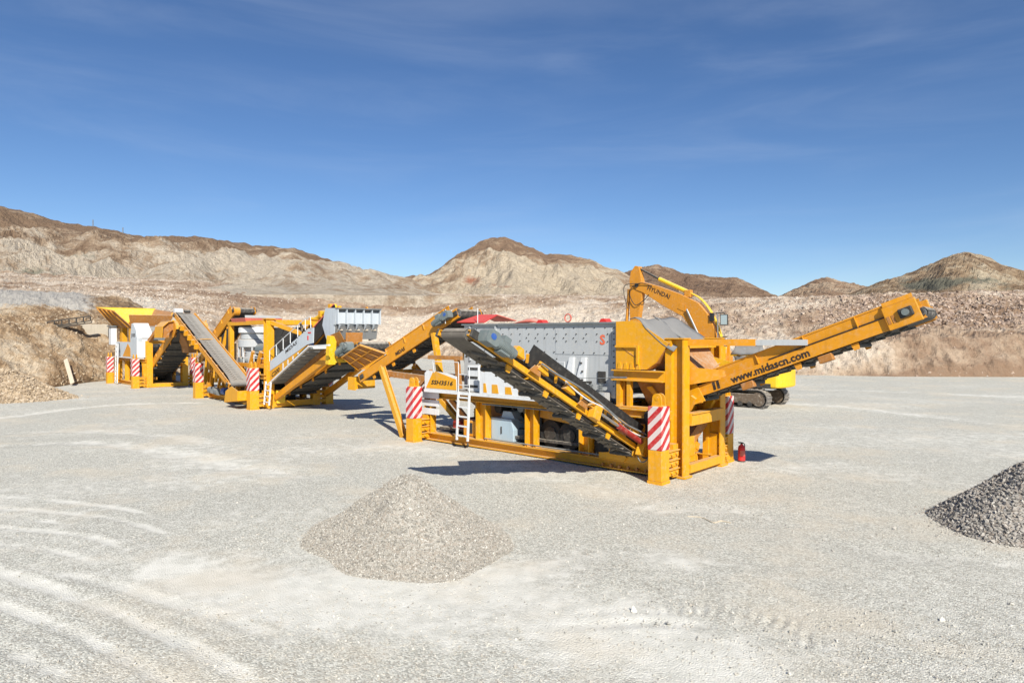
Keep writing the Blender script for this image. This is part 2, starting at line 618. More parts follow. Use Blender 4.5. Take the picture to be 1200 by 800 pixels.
def text(name, body, mat, parent, origin, xdir, ydir, height, width=None, shear=0.0, bold=0.0, depth=0.006):
    """flat lettering: origin = lower left corner, xdir along the line, ydir up"""
    cu = bpy.data.curves.new(name, 'FONT')
    cu.body = body
    cu.size = 1.0
    cu.shear = shear
    cu.offset = bold
    cu.extrude = 0.0
    cu.resolution_u = 2
    tmp = bpy.data.objects.new(name, cu)
    COL.objects.link(tmp)
    dg = bpy.context.evaluated_depsgraph_get()
    me = bpy.data.meshes.new_from_object(tmp.evaluated_get(dg))
    bpy.data.objects.remove(tmp, do_unlink=True)
    n = len(me.vertices)
    co = np.empty(n * 3, np.float32)
    me.vertices.foreach_get('co', co)
    co = co.reshape(-1, 3)
    mn, mx = co.min(0), co.max(0)
    sy = height / (mx[1] - mn[1])
    sx = sy if width is None else width / (mx[0] - mn[0])
    X, Y = Vector(xdir).normalized(), Vector(ydir).normalized()
    Z = X.cross(Y)
    O = Vector(origin)
    out = np.array([tuple(O + X * float((c[0] - mn[0]) * sx) + Y * float((c[1] - mn[1]) * sy) + Z * depth) for c in co], np.float32)
    me.vertices.foreach_set('co', out.reshape(-1))
    me.update()
    me.name = name
    me.materials.clear()
    return link(name, me, M[mat], parent)


# ================================================================ TERRAIN
def seg_dist(px, py, line):
    """distance of points to a polyline, and arc length along it"""
    best = np.full(px.shape, 1e9)
    along = np.zeros(px.shape)
    acc = 0.0
    for (x0, y0), (x1, y1) in zip(line[:-1], line[1:]):
        dx, dy = x1 - x0, y1 - y0
        L = math.hypot(dx, dy)
        t = np.clip(((px - x0) * dx + (py - y0) * dy) / (L * L), 0, 1)
        d = np.hypot(px - x0 - t * dx, py - y0 - t * dy)
        m = d < best
        best = np.where(m, d, best)
        along = np.where(m, acc + t * L, along)
        acc += L
    return best, along, acc


def smooth_line(pts, n=14):
    """Catmull-Rom through ground points"""
    P = [np.array(p, float) for p in pts]
    P = [2 * P[0] - P[1]] + P + [2 * P[-1] - P[-2]]
    out = []
    for i in range(1, len(P) - 2):
        for k in range(n):
            t = k / n
            a, b, c, d = P[i - 1:i + 3]
            out.append(0.5 * (2 * b + (c - a) * t + (2 * a - 5 * b + 4 * c - d) * t * t + (3 * b - a - 3 * c + d) * t ** 3))
    out.append(P[-2])
    return [tuple(p[:2]) for p in out]


def gpath(pix):
    return smooth_line([on_ground(*p)[:2] for p in pix])


# wheel tracks in the yard: (pixels traced, half width m, dust amount, depth m)
TRACKS = [
    ([(-60, 590), (60, 600), (140, 610), (205, 630)], 0.10, 0.95, 0.010),
    ([(-60, 612), (40, 622), (110, 632), (160, 652)], 0.10, 0.95, 0.010),
    ([(-40, 578), (60, 586), (150, 598), (195, 612)], 0.09, 0.75, 0.008),
    ([(-80, 632), (10, 640), (70, 648), (120, 664)], 0.09, 0.8, 0.008),
    ([(-60, 600), (30, 607), (100, 620)], 0.08, 0.6, 0.012),
    ([(-40, 660), (60, 690), (150, 722), (260, 775), (330, 830)], 0.13, 1.0, 0.012),
    ([(-60, 690), (40, 722), (120, 755), (200, 800), (250, 840)], 0.11, 0.95, 0.012),
    ([(50, 668), (150, 690), (260, 722), (360, 760)], 0.12, 0.7, 0.008),
    ([(-60, 735), (50, 778), (120, 820)], 0.11, 0.75, 0.01),
    ([(-80, 500), (0, 490), (80, 479), (160, 473), (260, 471)], 0.35, 0.85, 0.02),
    ([(-80, 528), (0, 523), (110, 519), (200, 531), (290, 549), (400, 560)], 0.5, 0.7, 0.02),
    ([(-60, 512), (60, 505), (160, 508), (260, 520)], 0.4, 0.45, 0.01),
    ([(120, 655), (260, 680), (420, 695), (560, 690), (700, 720), (860, 770), (1000, 800)], 0.75, 0.75, 0.0),
    ([(200, 690), (340, 720), (480, 725), (640, 745), (780, 775), (900, 810)], 0.6, 0.6, 0.0),
    ([(380, 700), (520, 690), (640, 665), (760, 655), (900, 660)], 0.5, 0.45, 0.0),
    ([(640, 735), (760, 730), (860, 735)], 0.12, 0.7, 0.015),
    ([(700, 600), (860, 596), (1000, 640), (1160, 655), (1300, 680)], 0.35, 0.35, 0.01),
    ([(880, 470), (1000, 478), (1200, 500), (1400, 520)], 0.6, 0.5, 0.01),
    ([(900, 455), (1050, 459), (1300, 470)], 0.9, 0.5, 0.01),
    ([(420, 520), (520, 532), (640, 556), (760, 590), (860, 600)], 0.7, 0.35, 0.0),
    ([(820, 580), (880, 560), (960, 545), (1060, 540), (1200, 535)], 0.4, 0.3, 0.0),
]
# rows of tyre lug prints: (pixels, half width, pitch m, depth)
LUGS = [
    ([(715, 716), (790, 712), (880, 724), (960, 742)], 0.22, 0.17, 0.014),
    ([(850, 742), (930, 750), (1010, 762)], 0.2, 0.17, 0.010),
    ([(960, 520), (1050, 528), (1150, 540), (1250, 556)], 0.25, 0.28, 0.012),
    ([(960, 535), (1060, 545), (1160, 558)], 0.25, 0.28, 0.010),
    ([(1130, 488), (1200, 496), (1280, 508)], 0.35, 0.35, 0.016),
]


def ground_height(x, y):
    z = 0.045 * perlin(x * 0.12, y * 0.12, x * 0 + 3.1) + 0.02 * perlin(x * 0.5, y * 0.5, x * 0 + 8.1)
    return z * np.clip((np.hypot(x, y) - 2) / 6, 0, 1)


def make_ground():
    fine = np.radians(np.arange(-56, 56.01, 0.2))
    coarse = np.radians(np.arange(60, 300.1, 6))
    th = np.concatenate([fine, coarse])
    r = np.concatenate([np.geomspace(1.2, 58, 500), np.geomspace(60, 1500, 46)])
    Rr, T = np.meshgrid(r, th, indexing='ij')
    X, Y = Rr * np.sin(T), Rr * np.cos(T)
    Z = ground_height(X, Y)
    dust = 0.34 * fbm(X * 0.16, Y * 0.22, X * 0 + 1.7, 4) + 0.17
    wob = 0.06 * perlin(X * 1.3, Y * 1.3, X * 0 + 5.5)
    for pix, w, amt, dep in TRACKS:
        line = gpath(pix)
        lx = np.array(line)
        m = (X > lx[:, 0].min() - 3 * w - 1) & (X < lx[:, 0].max() + 3 * w + 1) & (Y > lx[:, 1].min() - 3 * w - 1) & (Y < lx[:, 1].max() + 3 * w + 1)
        d, al, tot = seg_dist(X[m], Y[m], line)
        d = np.abs(d + wob[m] * min(1, w * 3))
        fade = np.clip(np.minimum(al, tot - al) / 1.2, 0, 1)
        brk = np.clip(0.75 + 0.9 * perlin(X[m] * 0.9, Y[m] * 0.9, X[m] * 0 + w * 50), 0, 1.15)
        g = np.exp(-(d / w) ** (4 if w < 0.3 else 2)) * fade * brk
        dust[m] += amt * g
        if dep:
            Z[m] += dep * (np.exp(-((d - 1.7 * w) / (0.6 * w)) ** 2) * 0.7 - np.exp(-(d / (0.8 * w)) ** 2)) * fade
    for pix, w, pitch, dep in LUGS:
        line = gpath(pix)
        lx = np.array(line)
        m = (X > lx[:, 0].min() - 1) & (X < lx[:, 0].max() + 1) & (Y > lx[:, 1].min() - 1) & (Y < lx[:, 1].max() + 1)
        d, al, tot = seg_dist(X[m], Y[m], line)
        fade = np.clip(np.minimum(al, tot - al) / 0.6, 0, 1) * np.clip(0.6 + 1.2 * perlin(X[m], Y[m], X[m] * 0 + 2.2), 0, 1)
        Z[m] += dep * np.sin(al / pitch * 2 * math.pi + d * 4) * np.exp(-(d / w) ** 4) * fade
    Z[Rr > 58] = 0
    P = np.stack([X, Y, Z], -1)
    o = grid_mesh('ground', P, M['ground'], {'dust': np.clip(dust, 0, 1.3)}, wrap=True)
    tag(o, 'pale grey gravel yard with wheel tracks', None, kind='structure')


make_ground()


def interp_cols(cols, px):
    """cols: {px: [(depth, row), ...]} -> arrays depth, row at the given px"""
    ks = sorted(cols)
    A = np.array([cols[k] for k in ks], float)
    nctl = A.shape[1]
    D = np.stack([np.interp(px, ks, A[:, i, 0]) for i in range(nctl)], 0)
    Rw = np.stack([np.interp(px, ks, A[:, i, 1]) for i in range(nctl)], 0)
    return D, Rw


def terraced(name, cols, px, rows, mat, amp, nscale, pale_fn, extra_fn=None, seed=0.0, sink=0.6):
    D, Rw = interp_cols(cols, px)
    nseg = D.shape[0] - 1
    Pl, tl = [], []
    for s in range(nseg):
        k = rows[s]
        for j in range(k + (1 if s == nseg - 1 else 0)):
            t = j / k
            d = D[s] * (1 - t) + D[s + 1] * t
            z0 = CAM_H - (Rw[s] - HORIZON) / FPX * D[s]
            z1 = CAM_H - (Rw[s + 1] - HORIZON) / FPX * D[s + 1]
            z = z0 * (1 - t) + z1 * t
            Pl.append(np.stack([(px - 600) / FPX * d, d, z], -1))
            tl.append(np.full(px.shape, s + t))
    P = np.array(Pl)
    T = np.array(tl)
    # displace along the surface normal with rough rock noise
    du = np.gradient(P, axis=1)
    dv = np.gradient(P, axis=0)
    nrm = np.cross(du, dv)
    nrm /= np.linalg.norm(nrm, axis=-1)[..., None] + 1e-9
    x, y, z = P[..., 0] * nscale, P[..., 1] * nscale, P[..., 2] * nscale
    h = fbm(x + seed, y, z * 0.7, 4, 0.5) + 0.55 * fbm(x * 2.6, y * 1.6 + seed, z * 0.25, 4, 0.5, True)
    env = np.clip(T / 0.25, 0.1, 1)
    P = P + nrm * (h * amp * env)[..., None]
    P[0, :, 2] = -sink
    pale = pale_fn(P, T, px[None, :].repeat(len(P), 0))
    at = {'pale': pale}
    if extra_fn:
        at['extra'] = extra_fn(P, T, px[None, :].repeat(len(P), 0))
    o = grid_mesh(name, P, mat, at, smooth=False)
    tag(o, None, None, kind='structure')
    return o, P, T


def blob(px, row, cx, cy, sx, sy):
    return np.exp(-((px - cx) / sx) ** 2 - ((row - cy) / sy) ** 2)


def rows_of(P):
    return HORIZON - (P[..., 2] - CAM_H) / P[..., 1] * FPX


BENCH = {
    -700: [(80, 430), (86, 395), (92, 375), (105, 360), (130, 340), (230, 300)],
    -200: [(72, 434), (78, 398), (84, 380), (96, 368), (118, 345), (200, 312)],
    0: [(66, 438), (70, 400), (76, 378), (84, 368), (104, 343), (180, 320)],
    130: [(68, 440), (72, 402), (78, 384), (90, 368), (112, 348), (180, 326)],
    230: [(80, 434), (88, 400), (95, 381), (106, 370), (128, 349), (195, 330)],
    330: [(95, 427), (104, 396), (112, 380), (128, 372), (148, 352), (215, 337)],
    480: [(108, 421), (118, 397), (127, 379), (142, 371), (165, 352), (235, 345)],
    600: [(90, 428), (98, 398), (108, 380), (126, 360), (152, 350), (240, 346)],
    720: [(76, 436), (84, 400), (94, 380), (112, 362), (140, 352), (240, 348)],
    850: [(66, 441), (71, 405), (80, 387), (98, 361), (130, 352), (240, 350)],
    930: [(63, 443), (67, 405), (75, 390), (94, 356), (125, 351), (240, 350)],
    1050: [(60.5, 444), (64, 398), (72, 386), (88, 352), (115, 347), (220, 347)],
    1200: [(60, 443), (63, 395), (70, 385), (86, 350), (110, 343), (200, 344)],
    1500: [(58, 444), (61, 395), (68, 380), (84, 345), (108, 338), (200, 338)],
    1900: [(58, 444), (61, 395), (68, 380), (84, 345), (108, 335), (200, 335)],
}


def bench_pale(P, T, px):
    row = rows_of(P)
    f = 0.50 + 0 * T
    f = f + 0.10 * np.exp(-((T - 0.6) / 0.5) ** 2)
    f = f - 0.42 * np.clip((px - 900) / 120, 0, 1) * np.exp(-((T - 2.6) / 0.55) ** 2)       # brown rubble slope on the right
    f = f - 0.22 * np.exp(-((T - 3.5) / 0.5) ** 2) * np.clip((720 - px) / 200, 0, 1)        # tan band on the left
    f = f + 0.45 * blob(px, row, 650, 372, 90, 16) + 0.35 * blob(px, row, 480, 392, 70, 12)
    f = f + 0.35 * blob(px, row, 150, 352, 90, 9) + 0.20 * blob(px, row, 230, 378, 120, 10)
    f = f + 0.55 * blob(px, row, 480, 373, 120, 2.2)
    f = f - 0.25 * blob(px, row, 340, 352, 120, 7)
    f = f - 0.25 * np.clip((px - 820) / 80, 0, 1) * np.exp(-((T - 0.1) / 0.16) ** 2)
    f = f + 0.10 * fbm(P[..., 0] * 0.35, P[..., 1] * 0.2, P[..., 2] * 0.06, 3)              # vertical streaks
    return f


bpx = np.concatenate([np.arange(-700, -60, 8.0), np.arange(-60, 1260, 1.6), np.arange(1260, 1900, 8.0)])
bench_o, bench_P, bench_T = terraced('quarry_bench', BENCH, bpx, [26, 12, 26, 14, 16], M['bench'], 0.55, 0.22, bench_pale,
                                       lambda P, T, px: 0.95 * blob(px, rows_of(P), 150, 358, 85, 12) + 0.35 * blob(px, rows_of(P), 480, 390, 70, 10) + 0.4 * blob(px, rows_of(P), 640, 368, 60, 8), seed=3.3)

BANK = {
    -500: [(36, 468), (38, 440), (40, 405), (43, 380), (47, 366), (60, 348), (78, 340)],
    -100: [(40, 466), (42, 438), (44.5, 404), (47, 380), (50, 364), (62, 347), (80, 340)],
    0: [(44, 460), (46, 435), (48.5, 405), (51, 382), (54, 366), (64, 347), (82, 342)],
    60: [(48, 454), (50, 432), (52.5, 405), (55, 384), (58, 367), (66, 348), (84, 344)],
    105: [(53.5, 448), (55, 428), (57, 405), (59, 386), (61, 374), (68, 354), (86, 346)],
    150: [(57, 445), (58.5, 428), (60, 408), (62, 392), (64, 384), (70, 366), (88, 350)],
    190: [(60, 443), (62, 432), (64, 418), (66, 404), (68, 396), (76, 384), (92, 372)],
    225: [(64, 441), (66, 438), (68, 432), (70, 428), (73, 424), (80, 420), (94, 415)],
}


def bank_pale(P, T, px):
    f = 0.45 + 0.12 * np.sin(P[..., 2] * 3.1 + P[..., 0] * 0.4 + 1.3 * perlin(P[..., 0] * 0.3, P[..., 1] * 0.3, P[..., 2] * 0.3))
    return f - 0.12 * np.exp(-((T - 3.6) / 0.5) ** 2)


def bank_extra(P, T, px):
    return np.clip((T - 4.05) / 0.4, 0, 1) * np.clip((140 - px) / 60, 0, 1)


kpx = np.concatenate([np.arange(-500, -40, 6.0), np.arange(-40, 225.1, 1.25)])
bank_o, bank_P, bank_T = terraced('dirt_bank', BANK, kpx, [14, 16, 14, 12, 12, 8], M['bank'], 0.30, 0.42, bank_pale, bank_extra, seed=9.1)

# ---- hills: ridge line traced as (px, row), set at a ridge depth, foot nearer
def hill(name, ridge, depth, toe_depth, toe_row, mat, amp, nscale, pale_fn, extra_fn=None, step=2.0, seed=0.0, power=1.15):
    ridge = sorted(ridge)
    rx, ry = [r[0] for r in ridge], [r[1] for r in ridge]
    px = np.arange(rx[0], rx[-1] + 0.1, step)
    zr = CAM_H + (HORIZON - np.interp(px, rx, ry)) / FPX * depth
    k = np.ones(5) / 5
    zr = np.convolve(np.pad(zr, 2, 'edge'), k, 'valid')
    zt = CAM_H + (HORIZON - toe_row) / FPX * toe_depth
    zt = np.minimum(zt, zr - 1)
    tt = np.concatenate([np.linspace(0, 1, 90), 1 + np.linspace(0.03, 0.5, 14)])
    P = np.empty((len(tt), len(px), 3))
    for i, t in enumerate(tt):
        d = toe_depth + (depth - toe_depth) * t
        prof = t ** power if t <= 1 else 1 - 1.3 * (t - 1)
        P[i] = np.stack([(px - 600) / FPX * d, np.full(px.shape, d), zt + (zr - zt) * prof], -1)
    T = tt[:, None].repeat(len(px), 1)
    x, y = P[..., 0] * nscale, P[..., 1] * nscale
    h = 0.7 * (fbm(x + seed, y * 0.45, x * 0 + seed, 6, 0.5, True) - 0.8) + 0.5 * fbm(x * 0.6, y * 0.6 + seed, x * 0, 3)
    env = np.clip(T * 4, 0, 1) * np.where(T < 1, 0.12 + 0.88 * np.clip((1 - T) * 3.2, 0, 1), 0.12)
    P[..., 2] += h * amp * env * np.clip((zr - zt) / 40, 0.15, 1.0)
    P[..., 2] += 0.9 * fbm(P[..., 0] * 0.12, P[..., 1] * 0.12, T + seed, 4, 0.55) * (depth / 400) * np.clip(T * 6, 0, 1)
    lim = zt + (zr - zt) * np.where(T < 1, np.clip(T, 0, 1) ** 0.62, 1.0) * 0.97
    P[..., 2] = np.where(T < 0.94, np.minimum(P[..., 2], lim + 0.6), P[..., 2])
    pxx = px[None, :].repeat(len(tt), 0)
    at = {'pale': pale_fn(P, T, pxx)}
    if extra_fn:
        at['extra'] = extra_fn(P, T, pxx)
    P[0, :, 2] -= 8
    o = grid_mesh(name, P, mat, at, smooth=False)
    tag(o, None, None, kind='structure')
    return o


LEFT = [(-900, 250), (-500, 228), (-250, 226), (-90, 236), (0, 241), (18, 246), (40, 252), (75, 263), (110, 264), (135, 269), (160, 276),
        (210, 277), (260, 282), (300, 286), (340, 291), (370, 300), (400, 309), (430, 317), (455, 325), (480, 330), (510, 343), (545, 356), (580, 366)]
CENTRE = [(380, 366), (430, 347), (470, 327), (482, 323), (500, 322), (520, 311), (545, 295), (565, 284), (580, 280), (595, 280), (612, 287),
          (640, 298), (662, 298), (690, 303), (705, 311), (725, 317), (745, 328), (775, 340), (820, 352), (870, 366)]
FARM = [(660, 350), (700, 334), (735, 319), (752, 314), (770, 311), (786, 315), (800, 322), (830, 324), (862, 325), (880, 333), (900, 343), (920, 352), (950, 362)]
FARS = [(860, 366), (905, 351), (930, 339), (955, 328), (968, 325), (985, 330), (1010, 334), (1040, 342), (1080, 355), (1130, 366)]
RIGHT = [(930, 366), (975, 353), (1005, 343), (1030, 331), (1060, 321), (1090, 309), (1115, 299), (1132, 295), (1150, 300), (1175, 311), (1200, 319),
         (1260, 330), (1340, 322), (1480, 300), (1650, 318), (1900, 330), (2100, 350)]


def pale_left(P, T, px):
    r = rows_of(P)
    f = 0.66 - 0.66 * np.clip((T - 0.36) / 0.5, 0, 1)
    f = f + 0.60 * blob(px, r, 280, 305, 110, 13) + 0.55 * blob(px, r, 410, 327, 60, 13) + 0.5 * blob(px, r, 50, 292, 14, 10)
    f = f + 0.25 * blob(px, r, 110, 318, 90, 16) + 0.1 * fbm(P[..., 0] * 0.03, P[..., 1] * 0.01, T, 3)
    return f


def extra_left(P, T, px):
    r = rows_of(P)
    return 0.75 * blob(px, r, 40, 322, 60, 9) + 0.45 * blob(px, r, 110, 300, 50, 6)


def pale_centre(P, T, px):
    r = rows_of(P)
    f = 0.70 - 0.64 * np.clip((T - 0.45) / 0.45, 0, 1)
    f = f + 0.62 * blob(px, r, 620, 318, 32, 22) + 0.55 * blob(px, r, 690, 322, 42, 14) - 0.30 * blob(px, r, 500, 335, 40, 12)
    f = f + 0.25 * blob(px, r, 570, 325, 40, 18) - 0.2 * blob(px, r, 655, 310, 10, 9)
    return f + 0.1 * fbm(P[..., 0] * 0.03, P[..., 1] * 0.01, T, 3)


def extra_centre(P, T, px):
    r = rows_of(P)
    return 0.65 * blob(px, r, 552, 328, 18, 7) + 0.5 * blob(px, r, 590, 335, 30, 4) + 0.4 * blob(px, r, 470, 333, 30, 6)


def pale_far(P, T, px):
    return 0.34 + 0.12 * np.clip((px - 900) / 30, 0, 1) + 0.15 * fbm(P[..., 0] * 0.02, P[..., 1] * 0.006, T, 3)


def pale_right(P, T, px):
    r = rows_of(P)
    f = 0.42 - 0.12 * np.clip((T - 0.5) / 0.4, 0, 1)
    return f + 0.6 * blob(px, r, 1150, 336, 22, 9) + 0.12 * fbm(P[..., 0] * 0.04, P[..., 1] * 0.01, T, 3)


def extra_right(P, T, px):
    r = rows_of(P)
    return 0.95 * blob(px, r, 1085, 334, 38, 8) + 0.8 * blob(px, r, 1140, 328, 40, 5) + 0.6 * blob(px, r, 1180, 338, 20, 8) + 0.6 * blob(px, r, 1025, 330, 12, 3)


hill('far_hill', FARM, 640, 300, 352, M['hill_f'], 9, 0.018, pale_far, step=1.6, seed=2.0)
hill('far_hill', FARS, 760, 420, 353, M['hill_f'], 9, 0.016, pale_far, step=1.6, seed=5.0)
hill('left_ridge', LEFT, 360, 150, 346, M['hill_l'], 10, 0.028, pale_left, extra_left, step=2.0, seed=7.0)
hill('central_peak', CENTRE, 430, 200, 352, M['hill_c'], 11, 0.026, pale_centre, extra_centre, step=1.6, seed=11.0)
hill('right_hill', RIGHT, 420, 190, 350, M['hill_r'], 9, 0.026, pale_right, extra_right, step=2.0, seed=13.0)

# ---- loose rock lying on the benches and the bank (nobody could count it)
def scatter_on(P, T, n, smin, smax, weight, rg, power=2.2):
    w = weight(P, T, rows_of(P), 600 + P[..., 0] / P[..., 1] * FPX)[:-1, :-1].reshape(-1).astype(float)
    # weight by the true area of each grid cell
    a = np.linalg.norm(np.cross(P[1:, :-1] - P[:-1, :-1], P[:-1, 1:] - P[:-1, :-1]), axis=-1).reshape(-1)
    w = w * a
    idx = rg.choice(w.size, n, p=w / w.sum())
    Cn = P.shape[1] - 1
    i, j = idx // Cn, idx % Cn
    u, v = rg.random((2, n, 1))
    pos = (P[i, j] * (1 - u) + P[i + 1, j] * u) * (1 - v) + (P[i, j + 1] * (1 - u) + P[i + 1, j + 1] * u) * v
    size = smin + (smax - smin) * rg.random(n) ** power
    return pos, size


rg = np.random.default_rng(5)
inview = lambda px: ((px > -120) & (px < 1320)).astype(float)
pos, size = scatter_on(bench_P, bench_T, 9000, 0.16, 0.75, lambda P, T, r, px: inview(px) * (px > 780) * np.exp(-((T - 2.5) / 0.6) ** 2) * (0.3 + (px > 960)), rg)
tag(stones_mesh('brown_rubble', pos, size, M['rubble_b'], 21), 'brown broken rock strewn over the right quarry bench', 'rubble', kind='stuff')
pos, size = scatter_on(bench_P, bench_T, 8000, 0.14, 0.65, lambda P, T, r, px: inview(px) * (px < 820) * (0.08 + blob(px, r, 160, 358, 70, 14) * 2.5 + 0.5 * blob(px, r, 640, 372, 120, 14) + 0.6 * blob(px, r, 480, 388, 60, 10)), rg)
tag(stones_mesh('pale_rubble', pos, size, M['rubble'], 22), 'whitish broken rock strewn over the bench behind the machines', 'rubble', kind='stuff')
pos, size = scatter_on(bench_P, bench_T, 3500, 0.12, 0.5, lambda P, T, r, px: inview(px) * (px > 760) * (np.exp(-((T - 0.05) / 0.1) ** 2) + 0.08), rg, 3.5)
tag(stones_mesh('pink_scree', pos, size, M['rubble_p'], 24), 'pinkish fallen stone along the foot of the right rock face', 'rubble', kind='stuff')
pos, size = scatter_on(bank_P, bank_T, 3800, 0.05, 0.30, lambda P, T, r, px: inview(px) * (T < 4.3) * (T > 0.05) * (px < 140) * (0.4 + blob(px, r, 50, 378, 60, 8) + np.exp(-(T / 0.5) ** 2)), rg, 3.0)
tag(stones_mesh('bank_stones', pos, size, M['rubble_c'], 23), 'tan stones lying on the dirt bank at left', 'rubble', kind='stuff')


# ---- heaps
def heap(name, cx, cy, rx, ry, h, mat_base, stones_mat, n, smin, smax, label, seed, sharp=1.0, spill=0.35, ang=0.0):
    """a heap at its angle of repose: core mesh with a skin of loose stones"""
    root = empty(name, (cx, cy, 0), 0, label, 'gravel pile')
    rgl = np.random.default_rng(seed)
    th = np.linspace(0, 2 * math.pi, 97)[:-1]
    rr = np.linspace(0, 1.0, 44)

    def surf(r, t):
        lob = 1 + 0.10 * np.sin(2 * t + seed) + 0.06 * np.sin(3 * t + 2 * seed) + 0.03 * np.sin(7 * t + seed)
        x = r * rx * lob * np.cos(t)
        y = r * ry * lob * np.sin(t)
        s = np.clip(r, 0, 1.2)
        prof = np.where(s < 1, (1 - s) ** sharp, 0)
        top = np.sqrt(s * s + 0.03) - math.sqrt(0.03)
        prof = np.maximum(0, 1 - top / (math.sqrt(1.03) - math.sqrt(0.03)))
        z = h * prof ** sharp
        z = z + h * 0.05 * perlin(x * 1.6 + seed, y * 1.6, x * 0) * np.clip((1.05 - s) * 4, 0, 1)
        gz = ground_height(cx + x, cy + y)
        return x, y, z + gz - 0.015 * np.clip((s - 0.9) * 10, 0, 1)

    Rr, Tt = np.meshgrid(rr, th, indexing='ij')
    x, y, z = surf(Rr, Tt)
    core = grid_mesh('pile_core', np.stack([x, y, z], -1), mat_base, {'rnd': rgl.random(x.shape)}, wrap=True)
    core.parent = root
    r = np.sqrt(rgl.random(n)) * 1.0
    k = int(n * 0.22)
    r[:k] = 0.88 + rgl.exponential(spill, k)
    t = rgl.random(n) * 2 * math.pi
    x, y, z = surf(r, t)
    size = smin + (smax - smin) * rgl.random(n) ** 1.6
    size[:k] *= np.clip(1.35 - 0.6 * r[:k], 0.35, 1)
    pos = np.stack([x, y, z + size * 0.12], -1)
    s = stones_mesh('loose_stones', pos, size, stones_mat, seed + 1, root)
    s['kind'] = 'stuff'
    return root


heap('gravel_pile', -1.92, 12.35, 1.95, 2.0, 1.22, M['pile_a'], M['pile_a'], 52000, 0.016, 0.050,
     'low cone of fine tan gravel in the middle of the yard', 3, 1.30, 0.17)
heap('gravel_pile', 10.75, 13.3, 2.0, 2.1, 1.38, M['pile_b'], M['pile_b'], 18000, 0.035, 0.115,
     'dark grey heap of coarse crushed stone cut by the right edge', 8, 1.05, 0.07)
heap('dirt_pile', -29.8, 39.0, 3.9, 2.4, 1.75, M['rubble_c'], M['rubble_c'], 7000, 0.05, 0.28,
     'tan heap of dirt and stones at the foot of the left bank', 12, 1.1, 0.08)
heap('gravel_pile', -30.8, 36.6, 2.6, 1.3, 0.85, M['gravel'], M['gravel'], 5000, 0.03, 0.12,
     'small grey gravel heap in front of the tan dirt heap at left edge', 15, 1.1, 0.08)

# ---- loose gravel on the yard itself, denser near the camera
n = 60000
th = np.radians(rg.uniform(-46, 46, n))
r = 5.5 * (26 / 5.5) ** (rg.random(n) ** 0.9)
gx, gy = r * np.sin(th), r * np.cos(th)
keep = (fbm(gx * 0.25, gy * 0.3, gx * 0 + 4.4, 3) + rg.normal(0, 0.25, n)) > -0.15
gx, gy = gx[keep], gy[keep]
gs = 0.012 + 0.035 * rg.random(len(gx)) ** 3
big = rg.random(len(gx)) > 0.9985
gs[big] = rg.uniform(0.05, 0.11, big.sum())
gp = np.stack([gx, gy, ground_height(gx, gy) + gs * 0.10], -1)
tag(stones_mesh('loose_gravel', gp, gs, M['gravel'], 31), 'loose grey gravel scattered over the yard', 'gravel', kind='stuff')

# ================================================================ MACHINE PARTS
def frame_matrix(p0, p1):
    """local axes: x along the conveyor, y across (left of travel), z up off the belt"""
    p0, p1 = Vector(p0), Vector(p1)
    a = (p1 - p0).normalized()
    b = Vector((0, 0, 1)).cross(a).normalized()
    n = a.cross(b)
    m = Matrix.Identity(4)
    for i, c in enumerate((a, b, n)):
        m[0][i], m[1][i], m[2][i] = c
    m.translation = p0
    return m, (p1 - p0).length


def belt_mesh(mb, L, w, r, trough=0.10, cleat=0.34, flip=1):
    """endless belt round head and tail drums, troughed on top, with chevron cleats outside"""
    prof = []
    k = max(6, int(L / 0.5))
    for i in range(k + 1):
        s = L * i / k
        e = min(1, min(s, L - s) / 0.6)
        prof.append((s, r, trough * e))
    for i in range(1, 7):
        t = math.pi * i / 7
        prof.append((L + r * math.sin(t), r * math.cos(t), 0))
    for i in range(k + 1):
        s = L * (1 - i / k)
        prof.append((s, -r - 0.03 * math.sin(math.pi * i / k), 0))
    for i in range(1, 7):
        t = math.pi * i / 7
        prof.append((-r * math.sin(t), -r * math.cos(t), 0))
    ts = [-w / 2, -w * 0.3, -w * 0.16, w * 0.16, w * 0.3, w / 2]
    lift = [1, 0.45, 0, 0, 0.45, 1]
    n, m = len(prof), len(ts)
    vs, fs = [], []
    for d in (0, 0.018):
        for (x, z, tr) in prof:
            for t, l in zip(ts, lift):
                vs.append((x, t, z - d * (1 if z > 0 else -1) + tr * l))
    for i in range(n):
        j = (i + 1) % n
        for q in range(m - 1):
            fs.append((i * m + q, i * m + q + 1, j * m + q + 1, j * m + q))
            o = n * m
            fs.append((o + j * m + q, o + j * m + q + 1, o + i * m + q + 1, o + i * m + q))
        fs.append((i * m, j * m, n * m + j * m, n * m + i * m))
        fs.append((i * m + m - 1, n * m + i * m + m - 1, n * m + j * m + m - 1, j * m + m - 1))
    mb.add(vs, fs)
    if cleat:
        s = 0.3
        while s < L - 0.3:
            for sg in (-1, 1):
                mb.beam((s, 0.04 * sg, -r - 0.045), (s + flip * 0.22, sg * w * 0.44, -r - 0.045), 0.05, 0.05)
                mb.beam((s, 0.04 * sg, r + 0.012), (s - flip * 0.14, sg * w * 0.26, r + 0.03), 0.03, 0.025)
            s += cleat
    return mb


